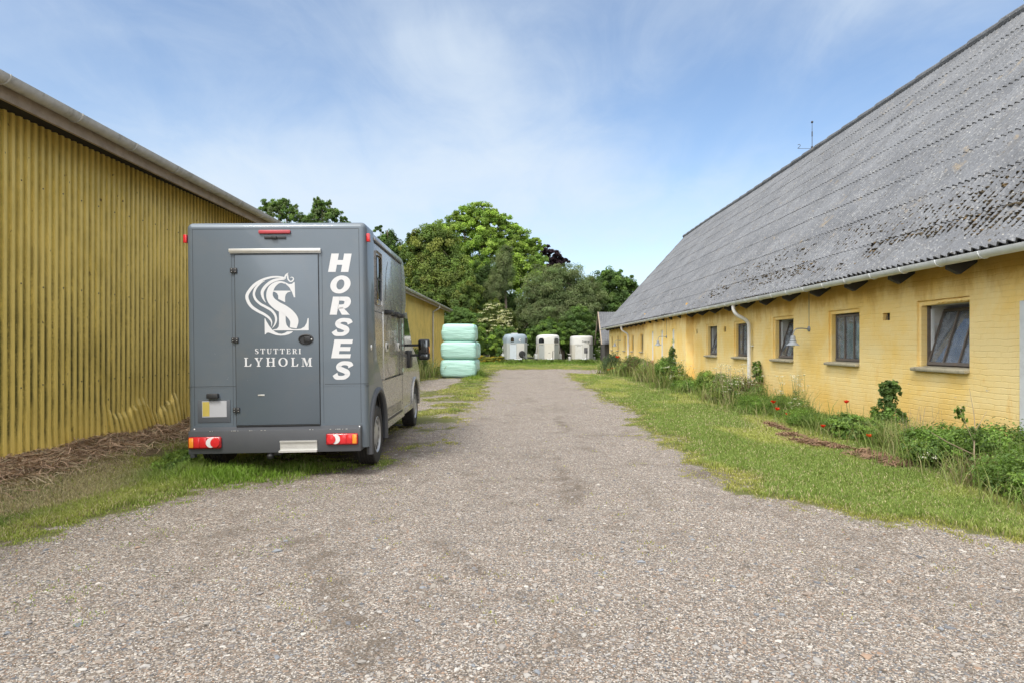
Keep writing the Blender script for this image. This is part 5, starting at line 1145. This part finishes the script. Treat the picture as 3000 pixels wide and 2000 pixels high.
tree('yew_tree', 'dark shadowy tree in the gap behind the flowering elder', 61, [(1130, 700, 45, 55), (1110, 660, 42, 55), (1165, 720, 42, 50)], 18000, 150, .26, GD, r0=.22, trunk=1130, group=trees_g)
tree('hazel_bush', 'dark green hazel bush just above the wrapped bales', 53, [(1060, 735, 42, 26), (1035, 755, 40, 25), (1085, 745, 30, 28)], 15000, 150, .17, GM + GD[1:2], r0=.08, cat='bush', trunk=1060)
tree('elder_bush', 'elder bush covered in cream flower heads left of the trailers', 53.5, [(1135, 722, 30, 32), (1130, 755, 42, 34), (1158, 745, 30, 34)], 15000, 150, .18, [(.14, .18, .045), (.11, .155, .04)], r0=.09, cat='bush', trunk=1138)
tree('sycamore_sapling', 'round mid green sapling between the middle and white trailers', 52.8, [(1330, 738, 36, 30), (1345, 765, 34, 26), (1310, 760, 30, 28)], 15000, 140, .18, GM, r0=.09, cat='tree', trunk=1332, group=trees_g)
tree('hawthorn_bush', 'mid green bush behind the trailer with the rounded roof', 52.4, [(1262, 765, 36, 26), (1232, 775, 28, 24), (1285, 780, 24, 20)], 13000, 130, .17, GM + GL[2:], r0=.08, cat='bush', trunk=1258)
el2 = tree('elder_bush', 'low white flowered elder beside the dark timber shed', 50.3, [(1388, 800, 18, 28), (1380, 770, 14, 18), (1392, 825, 20, 16)], 6500, 70, .15, GM, r0=.06, cat='bush', trunk=1388)
tree('bramble_thicket', 'leafy bramble thicket between the bales and the first trailer', 50.8, [(1105, 800, 28, 26), (1135, 795, 30, 28), (1090, 770, 26, 24), (1150, 810, 20, 20), (1160, 775, 24, 26)], 22000, 210, .15, GM + GL[:1], r0=.05, cat='bush', trunk=1120)
tree('yellowing_nettles', 'yellowing low weeds at the foot of the bramble thicket', 49.6, [(1105, 826, 22, 9), (1130, 828, 22, 8), (1150, 826, 16, 9)], 5000, 80, .13, [(.42, .34, .04), (.30, .30, .05), (.14, .18, .04)], r0=.02, cat='weeds', trunk=1125)
# the shaded wood behind everything, one mass
L_ = [(x, 72 + random.uniform(-3, 5), 2.6 + random.uniform(-.5, 1.2), 4.2, 3.2, 3.2 + random.random()) for x in np.arange(-16, 15, 2.6)] + [(x, 55.5, 1.2, 1.6, 1.2, 1.7) for x in np.arange(-3.5, 9, 1.5)]
wood = foliage(None, 'treeline', L_, 60000, 500, .34, GD); tag(wood, 'dark mass of the wood behind the trailers', 'wood', kind='stuff')
def umbels(parent, pts, r, n, col=(.72, .71, .60), up=.9, name='flower_head'):
    for p in pts:
        P = np.array(p) + rng.normal(0, 1, (n, 3)) * np.array([r, r, r * .22]); N = np.tile([0, 0, up], (n, 1)) + rng.normal(0, .4, (n, 3))
        c = np.array(col) * (.75 + .3 * rng.random((n, 1))); V, F, C = leaf_quads(P, N, np.full(n, r * .75), c, .9, .05)
        np_mesh(name, V, F, M_petal, parent, colors=C)
eb = [o for o in bpy.data.objects if o.name == 'elder_bush'][0]
pts = []
for k in range(98):
    bl = random.choice([(1135, 722, 30, 32), (1130, 755, 42, 34), (1158, 745, 30, 34)]); an = random.uniform(0, 6.28); rr = random.random() ** .5 * .95
    x, z = XZ(bl[0] + bl[2] * rr * math.cos(an), bl[1] + bl[3] * rr * math.sin(an), 53.5); pts.append((x, 53.5 - bl[2] * 53.5 / 1505 * .8 * math.sqrt(max(0, 1 - rr * rr)) - .45, z))
umbels(eb, pts, .12, 20, (.74, .73, .50))
pts = []
for k in range(26):
    x, z = XZ(random.uniform(1372, 1404), random.uniform(760, 826), 50.3); pts.append((x, 49.75 + random.uniform(-.1, .1), z))
umbels(el2, pts, .08, 16)

# ================================================================== PLANTS ALONG THE BARN
def stems(parent, x, y, rx, h, n, spread=.5, r=.004, mat=None, ry=None, name='stems'):
    b = MB(); tops = []; ry = ry or rx
    for k in range(n):
        bx, by = x + random.uniform(-rx, rx) * .6, y + random.uniform(-ry, ry) * .6; hh_ = h * random.uniform(.6, 1.05); tx, ty = bx + random.gauss(0, spread * .25), by + random.gauss(0, spread * .25)
        b.tube([(bx, by, 0), ((bx + tx) / 2 + random.gauss(0, .02), (by + ty) / 2, hh_ * .55), (tx, ty, hh_)], [r, r * .8, r * .5], 4); tops.append((tx, ty, hh_))
    b.build(name, mat or M_stemg, parent); return tops
M_stemg = simple('green_stem', (.13, .17, .05), .7, var=.3)
def tuft(parent, x, y, rx, ry, h, n, cols, name='grass_leaves', wid=.009):
    P = np.stack([x + rng.normal(0, rx * .5, n), y + rng.normal(0, ry * .5, n), np.zeros(n)], 1); c = np.array(cols)[rng.integers(0, len(cols), n)] * (.7 + .6 * rng.random((n, 1)))
    o = blades(name, P, h * (.45 + .6 * rng.random(n)), np.full(n, wid), c, .95); o.parent = parent; o.matrix_parent_inverse = Matrix.Translation(-Vector(parent.location)); return o
def bush(name, label, cat, x, y, rx, ry, h, n, leaf, cols, group=None, nl=6, aspect=.6, spiky=0, cs=.44, rnd=.9):
    t = thing(name, label, cat, (x, y, 0), group=group); ry = ry * 1.3; rx = rx * 1.06
    L_ = [(x + random.uniform(-.45, .45) * rx, y + random.uniform(-.45, .45) * ry, h * random.uniform(.32, .55), rx * random.uniform(.5, .75), ry * random.uniform(.5, .75), h * random.uniform(.38, .5)) for _ in range(nl)]
    foliage(t, 'foliage', L_, n, max(20, n // 55), leaf, cols, cs=cs, shell=.75, up=.8, rnd=rnd, aspect=aspect, floor=0.0)
    stems(t, x, y, rx, h * .9, 10 + spiky, .5, ry=ry)
    tuft(t, x + .02, y, rx * 1.2, ry * 1.2, h * .85, int(50 + n * .08), [(.20, .28, .07), (.27, .32, .10), (.36, .34, .16)], 'grass_leaves', .005 + .0006 * y)
    return t
BG = [(.16, .27, .05), (.21, .32, .065), (.125, .215, .045)]; BD = [(.115, .19, .055), (.15, .235, .06)]; BY = [(.25, .31, .075), (.19, .27, .065)]; TF = [(.16, .23, .06), (.24, .29, .09), (.34, .32, .15)]
gp = 'self-sown plants growing along the foot of the yellow wall'
def poppy(parent, x, y, z, r=.035, col=(.72, .045, .015)):
    b = MB(); b.tube([(x, y + .02, 0), (x + .02, y, z * .6), (x, y, z)], .003, 4); st = b.build('flower_stem', M_stemg, parent)
    q = []; N = []; P = []
    for k in range(5):
        a = k * 1.256 + random.random(); P.append((x + r * .5 * math.cos(a), y + r * .5 * math.sin(a), z + r * .25)); N.append((-math.cos(a) * .8, -math.sin(a) * .8, .8))
    V, F, C = leaf_quads(np.array(P), np.array(N), np.full(5, r * 1.7), np.tile(col, (5, 1)) * (.8 + .4 * rng.random((5, 1))), 1.0, .15)
    np_mesh('flower', V, F, M_petal, parent, colors=C)
p = bush('poppy_bush', 'big grey green poppy clump with scarlet flowers at the far end of the border', 'poppy clump', 4.45, 32.0, .62, .7, .98, 4200, .085, [(.075, .125, .06), (.10, .145, .07)], gp)
for q in ((4.55, 31.3, .80), (4.35, 31.2, .26), (4.75, 31.3, .42), (4.15, 31.4, .2)): poppy(p, *q, .10, (.72, .09, .03))
p = bush('garden_shrub', 'brown topped green shrub beside the poppy clump', 'shrub', 4.75, 29.0, .62, .75, 1.0, 4200, .085, BD + [(.15, .12, .06)], gp); tuft(p, 5.05, 28.6, .35, .4, .7, 250, [(.25, .14, .10), (.17, .12, .07)], wid=.014)
p = bush('tall_weeds', 'tall seedy weeds and grass beneath the farthest slit window', 'weeds', 4.65, 24.6, .42, .6, .82, 2600, .075, BD + BY, gp); tuft(p, 4.9, 24.2, .45, .6, .95, 700, TF + [(.28, .2, .12)], wid=.013)
stems(p, 4.7, 24.5, .5, 1.12, 22, .5, .006, M_twig, name='seed_stalks')
p = bush('cow_parsley', 'dark leafy bush full of white flower heads beneath the bay', 'flowering plant', 4.72, 21.3, .36, .5, 1.02, 4200, .075, BD + BG, gp)
L_ = [(4.85, 21.3, .9, .18, .2, .42)]; foliage(p, 'foliage', L_, 900, 30, .07, BD)
umbels(p, [(4.72 + random.gauss(0, .17), 20.85 + random.gauss(0, .1), random.uniform(.35, .72)) for _ in range(26)], .035, 12)
p = bush('yarrow', 'thin white yarrow heads by the corner of the bay', 'flowering plant', 5.2, 21.0, .3, .4, .5, 1400, .06, BY, gp); tp = stems(p, 5.2, 21.0, .4, .88, 16, .4, .005, name='flower_stems'); umbels(p, tp, .04, 12)
p = bush('nettle_patch', 'low green nettle patch at the foot of the bay corner', 'weeds', 5.0, 19.2, .55, .9, .36, 3200, .065, BG, gp); tuft(p, 4.95, 19.6, .5, .8, .36, 500, TF[:2], wid=.011)
p = bush('climbing_ivy', 'small pointed ivy mound between the bay and the first open window', 'ivy', 5.3, 18.3, .42, .55, .72, 3800, .06, BG + BY, gp)
p = bush('low_bramble', 'low dark bramble with dead tips in front of the closed window', 'bramble', 5.05, 16.7, .45, .7, .42, 2800, .06, BD + BG, gp); tuft(p, 4.85, 16.4, .4, .5, .25, 260, [(.2, .13, .10), (.24, .19, .11)], wid=.01)
p = bush('meadowsweet', 'wide cream flowered clump in front of the white downpipe', 'flowering plant', 5.0, 15.2, .62, .8, .66, 6200, .055, BD + BY + [(.16, .12, .06)], gp, nl=7)
tp = stems(p, 5.0, 15.2, .75, .92, 60, .35, .004, M_twig, name='flower_stems'); umbels(p, tp, .035, 11, (.66, .62, .46)); umbels(p, [(4.8 + random.gauss(0, .2), 14.7 + random.gauss(0, .1), random.uniform(.3, .6)) for _ in range(12)], .03, 12)
t = thing('climbing_ivy', 'column of dark green ivy climbing the wall beside the white downpipe', 'ivy', (5.88, 16.55, 0), group=gp)
foliage(t, 'foliage', [(5.88, 16.5, .28, .16, .40, .32), (5.88, 16.42, .62, .13, .30, .30), (5.89, 16.5, .82, .12, .24, .17), (5.72, 16.3, .12, .3, .5, .22)], 4200, 110, .055, BD + BG, shell=.7); stems(t, 5.9, 16.5, .06, .9, 8, .15, .006, M_bark, ry=.2)
p = bush('fern_patch', 'bright green ferny weeds below the ivy column', 'weeds', 4.78, 13.7, .45, .7, .36, 4600, .05, BG + [(.13, .21, .035)], gp, aspect=.35)
p = bush('yarrow', 'white yarrow clump under the gooseneck lamp', 'flowering plant', 5.05, 12.5, .34, .5, .55, 3200, .045, BD + BG, gp, aspect=.35)
tp = stems(p, 5.12, 12.4, .42, .80, 24, .35, .0035, name='flower_stems'); umbels(p, tp, .028, 11); umbels(p, [(4.95 + random.gauss(0, .16), 12.0 + random.gauss(0, .1), random.uniform(.22, .42)) for _ in range(8)], .026, 12); tuft(p, 5.1, 12.5, .4, .5, .6, 400, TF, wid=.008)
p = bush('poppy_bush', 'low poppy plants with red flowers in front of the yarrow', 'poppy clump', 4.95, 11.3, .45, .7, .30, 3600, .045, BG, gp, aspect=.4)
for q in ((4.52, 11.6, .26), (4.66, 11.5, .17), (4.56, 11.9, .36)): poppy(p, *q, .045)
p = bush('mallow_plant', 'leafy mallow with one red poppy standing in it', 'mallow', 4.95, 9.75, .36, .55, .40, 3200, .055, BD + BG, gp, aspect=.85); tuft(p, 4.95, 10.4, .4, .6, .42, 500, TF[:2], wid=.007); poppy(p, 4.75, 9.6, .56, .04); poppy(p, 4.36, 9.5, .22, .035)
tp = stems(p, 4.8, 9.8, .4, .5, 14, .2, .0035)
p = bush('tall_mallow', 'tall upright mallow standing against the yellow wall', 'mallow', 5.3, 9.55, .2, .26, .55, 1500, .065, BD + BG, gp, aspect=.9, nl=4)
foliage(p, 'foliage', [(5.32, 9.5, .58, .13, .14, .28), (5.3, 9.45, .78, .15, .16, .12)], 900, 46, .065, BD, shell=.8, aspect=.9); stems(p, 5.3, 9.5, .12, .85, 7, .12, .006)
t = thing('long_grass', 'tall yellowing grass tuft between the mallow and the big green shrub', 'grass tuft', (5.0, 8.35, 0), group=gp); tuft(t, 4.98, 8.35, .32, .75, .50, 1500, TF, wid=.007); stems(t, 4.95, 8.3, .4, .62, 30, .3, .002, M_twig, name='seed_stalks')
foliage(t, 'foliage', [(4.9, 8.9, .14, .25, .35, .16)], 700, 30, .05, BG); poppy(t, 4.42, 8.35, .24, .035, (.78, .14, .03))
p = bush('bramble_bush', 'dense green bramble bush with a small white flower below the nearest window', 'bramble', 4.78, 7.35, .46, .55, .52, 6500, .055, BG + BD, gp, nl=7); umbels(p, [(4.33, 6.98, .24), (4.37, 6.95, .21), (4.30, 7.02, .20)], .022, 12)
foliage(p, 'foliage', [(4.95, 7.4, .58, .06, .06, .14)], 120, 8, .055, BG)
t = thing('dead_stalk', 'bare dry forked stalk rising in front of the yellow wall', 'dead stalk', (4.62, 6.75, 0), group=gp); b = MB()
b.tube(catmull([(4.58, 6.6, 0), (4.62, 6.7, .3), (4.66, 6.75, .62), (4.64, 6.8, .95)], 4), np.linspace(.009, .002, 13), 5); b.tube([(4.62, 6.7, .28), (4.30, 6.62, .42), (4.12, 6.6, .52)], [.006, .005, .003], 5); b.tube([(4.60, 6.65, .2), (4.40, 6.5, .06)], [.008, .004], 5); b.tube([(4.66, 6.75, .5), (4.82, 6.8, .72)], [.003, .0015], 4); b.tube([(4.64, 6.72, .38), (4.5, 6.75, .75)], [.003, .0015], 4); b.build('stalk', M_twig, t)
foliage(t, 'leaves', [(4.66, 6.75, .45, .07, .07, .14)], 150, 14, .04, BD)
p = bush('nettle_patch', 'tangled nettles and dead grass in the nearest corner of the border', 'weeds', 4.72, 6.1, .42, .5, .46, 5600, .05, BD + BG, gp, nl=6); tuft(p, 4.62, 6.4, .3, .3, .40, 350, [(.30, .24, .15), (.24, .2, .12)], wid=.005); stems(p, 4.75, 6.1, .4, .62, 14, .3, .003)
p = bush('bramble_bush', 'glossy bramble spilling onto the lawn at the near end of the border', 'bramble', 4.5, 5.35, .42, .45, .40, 6000, .05, BG, gp, nl=6)
p = bush('elder_seedling', 'leafy elder seedlings against the wall by the grey door frame', 'shrub', 5.3, 6.9, .42, .6, .58, 4200, .055, BG + BD, gp)
# shrub by the shed wall beside the bales
p = bush('nettle_shrub', 'dark nettle clump against the metal shed wall next to the bales', 'shrub', -4.45, 27.5, .55, 1.5, 1.25, 7500, .10, [(.05, .09, .03), (.07, .115, .035), (.10, .13, .04)])
p = bush('weed_clump', 'green weeds at the shed corner of the horse lorry rear', 'weeds', -3.82, 7.35, .22, .4, .22, 1300, .04, BG); tuft(p, -3.85, 7.3, .2, .4, .3, 220, [(.2, .28, .05)], wid=.006)
for nm, lb, xx, yy_, n_ in (('long_grass', 'long grass grown up round the first horse trailer', -.1, 48.2, 900), ('long_grass', 'long grass grown up round the middle horse trailer', 2.2, 48.1, 900), ('long_grass', 'long grass grown up round the boxy white trailer', 4.6, 48.1, 900), ('long_grass', 'tall grass at the corner of the bale stack', -1.85, 28.4, 260)):
    t = thing(nm, lb, 'grass tuft', (xx, yy_, 0)); tuft(t, xx, yy_, 1.3 if n_ > 500 else .2, .4, .42, n_, [(.12, .2, .04), (.17, .24, .05)], wid=.04 if n_ > 500 else .02)
